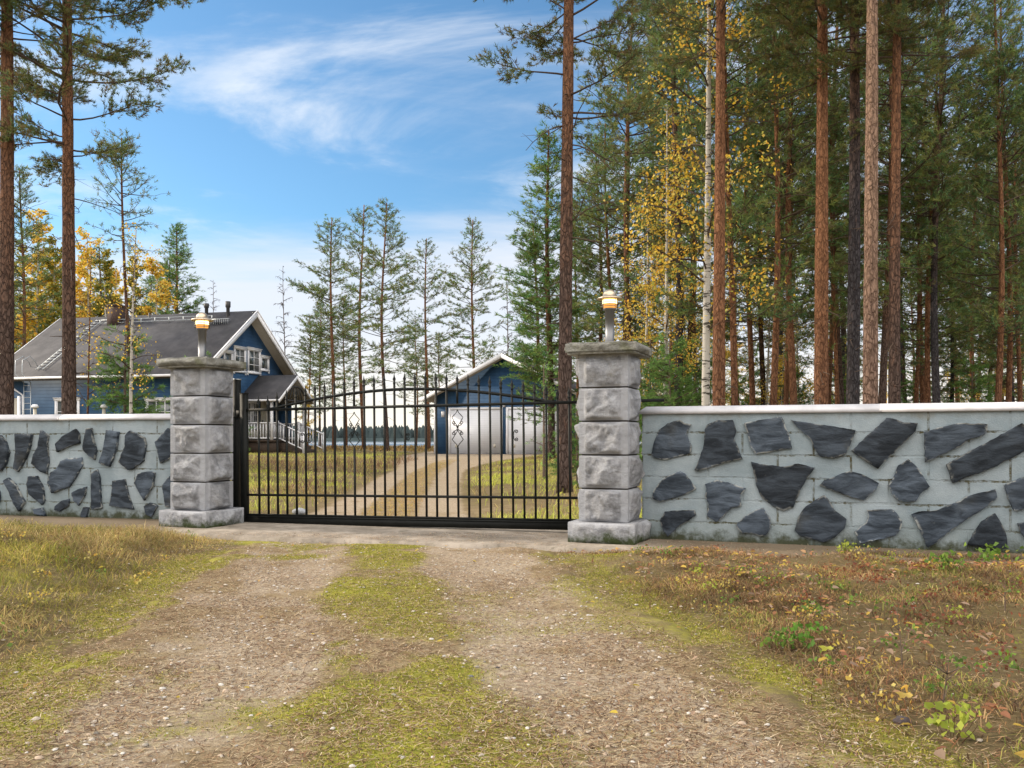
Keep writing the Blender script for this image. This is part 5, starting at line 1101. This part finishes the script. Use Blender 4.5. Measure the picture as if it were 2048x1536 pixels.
big_leaf(1655, 1318, .055, (.55, .55, .10), 'large lemon-yellow leaf lying beside the pine seedling'); big_leaf(1808, 1402, .030, (.70, .42, .08), 'small orange-yellow leaf above a paler curled one'); big_leaf(1812, 1418, .050, (.68, .50, .14), 'pale yellow curled leaf near the dark stone in the heath')
def stone(px, py, s_, c, lab, D_=None):
    bm_ = MB(); V = []; nu, nv = 12, 8
    for j in range(nv + 1):
        for i in range(nu):
            a_ = i / nu * 2 * PI; e = j / nv * PI; v = Vector((math.sin(e) * math.cos(a_), math.sin(e) * math.sin(a_), math.cos(e))); r_ = 1 + .35 * mn.noise(v * 1.6 + Vector((px, 0, 0))); V.append((v.x * s_ * r_, v.y * s_ * .8 * r_, v.z * s_ * .55 * r_))
    bm_.add(V, [(j * nu + i, (j + 1) * nu + i, (j + 1) * nu + (i + 1) % nu, j * nu + (i + 1) % nu) for j in range(nv) for i in range(nu)]); g = gp(px, py); tag(bm_.build('stone', mat('stone', c, .9, var=.3, vscale=20, bump=.6), loc=(g[0], g[1], g[2] + s_ * .2)), lab, 'stone')
stone(600, 1026, .10, (.30, .31, .33), 'pale grey stone lying just behind the gate'); stone(1805, 1450, .030, (.06, .045, .045), 'dark stone half sunk under the curled leaf'); stone(942, 1362, .012, (.12, .12, .12), 'dark pebble lying on the moss strip'); stone(995, 1338, .010, (.07, .06, .055), 'dark chip of bark lying on the drive')
# weedy grass beyond the gate
n = 95000; x, y = sample(n, -22, 14, 9.6, 46, lambda x, y: ss(off_drive(x, y), -.1, .5) * np.clip((fbm(x, y, .6, 3) - .3) * 2.4, .06, 1) * ss(y - apron(x), 1.9, 2.3) * (1 - ss(y, 34, 46) * .5), 1.35)
t = fbm(x + 30, y, .45, 3); c = np.where((rng.random(n) < ss(t, .30, .52))[:, None], pick([(.46, .50, .09), (.58, .55, .12), (.36, .40, .08)], n), pick(DRY, n)); hs = .45 + .8 * fbm(x, y + 50, .5, 2)
b = MB(); b.add(*blades(P3(x, y, -.01), rng.uniform(.05, .20, n) * hs, rng.uniform(.005, .014, n), rng.uniform(.3, 1.5, n), c))
tag(b.build('yard_grass', M['blade']), 'weedy yellow-green grass in the yard behind the gate', 'grass', kind='stuff')
n = 9000; x, y = sample(n, -4.5, 1, 9.8, 33, lambda x, y: 1 - ss(np.abs(x - drive_c(y)), .18, .42), 1.4)
b = MB(); b.add(*blades(P3(x, y, .005), rng.uniform(.015, .06, n), rng.uniform(.004, .009, n), rng.uniform(.4, 2, n), pick([(.50, .30, .09), (.56, .38, .14), (.42, .30, .08), (.36, .34, .08)], n)))
tag(b.build('track_grass', M['blade']), 'orange-brown dry grass growing between the wheel tracks behind the gate', 'grass', kind='stuff')
# brown brushwood and dead stalks along the house side of the track, and shore scrub
n = 9000; x, y = sample(n, -14, -3.6, 11, 34, lambda x, y: ss(fbm(x, y, .35, 2), .46, .62))
b = MB(); b.add(*blades(P3(x, y), rng.uniform(.08, .42, n), rng.uniform(.006, .012, n), rng.uniform(.3, 1.6, n), pick([(.17, .10, .06), (.26, .16, .09), (.12, .075, .05), (.33, .23, .14)], n)))
tag(b.build('dead_stalks', M['blade']), 'brown dead stalks and brushwood beside the house garden', 'undergrowth', kind='stuff')
n = 26000; x, y = sample(n, -60, 60, 50, 76, lambda x, y: .3 + .7 * ss(fbm(x, y, .12, 3), .4, .6) + 0 * x)
b = MB(); b.add(*blades(P3(x, y), rng.uniform(.06, .30, n), rng.uniform(.03, .07, n), rng.uniform(.2, 1.2, n), pick([(.27, .17, .08), (.36, .22, .09), (.2, .16, .06), (.40, .27, .08)], n)))
tag(b.build('shore_scrub', M['blade']), 'rusty low scrub along the lake shore', 'undergrowth', kind='stuff')
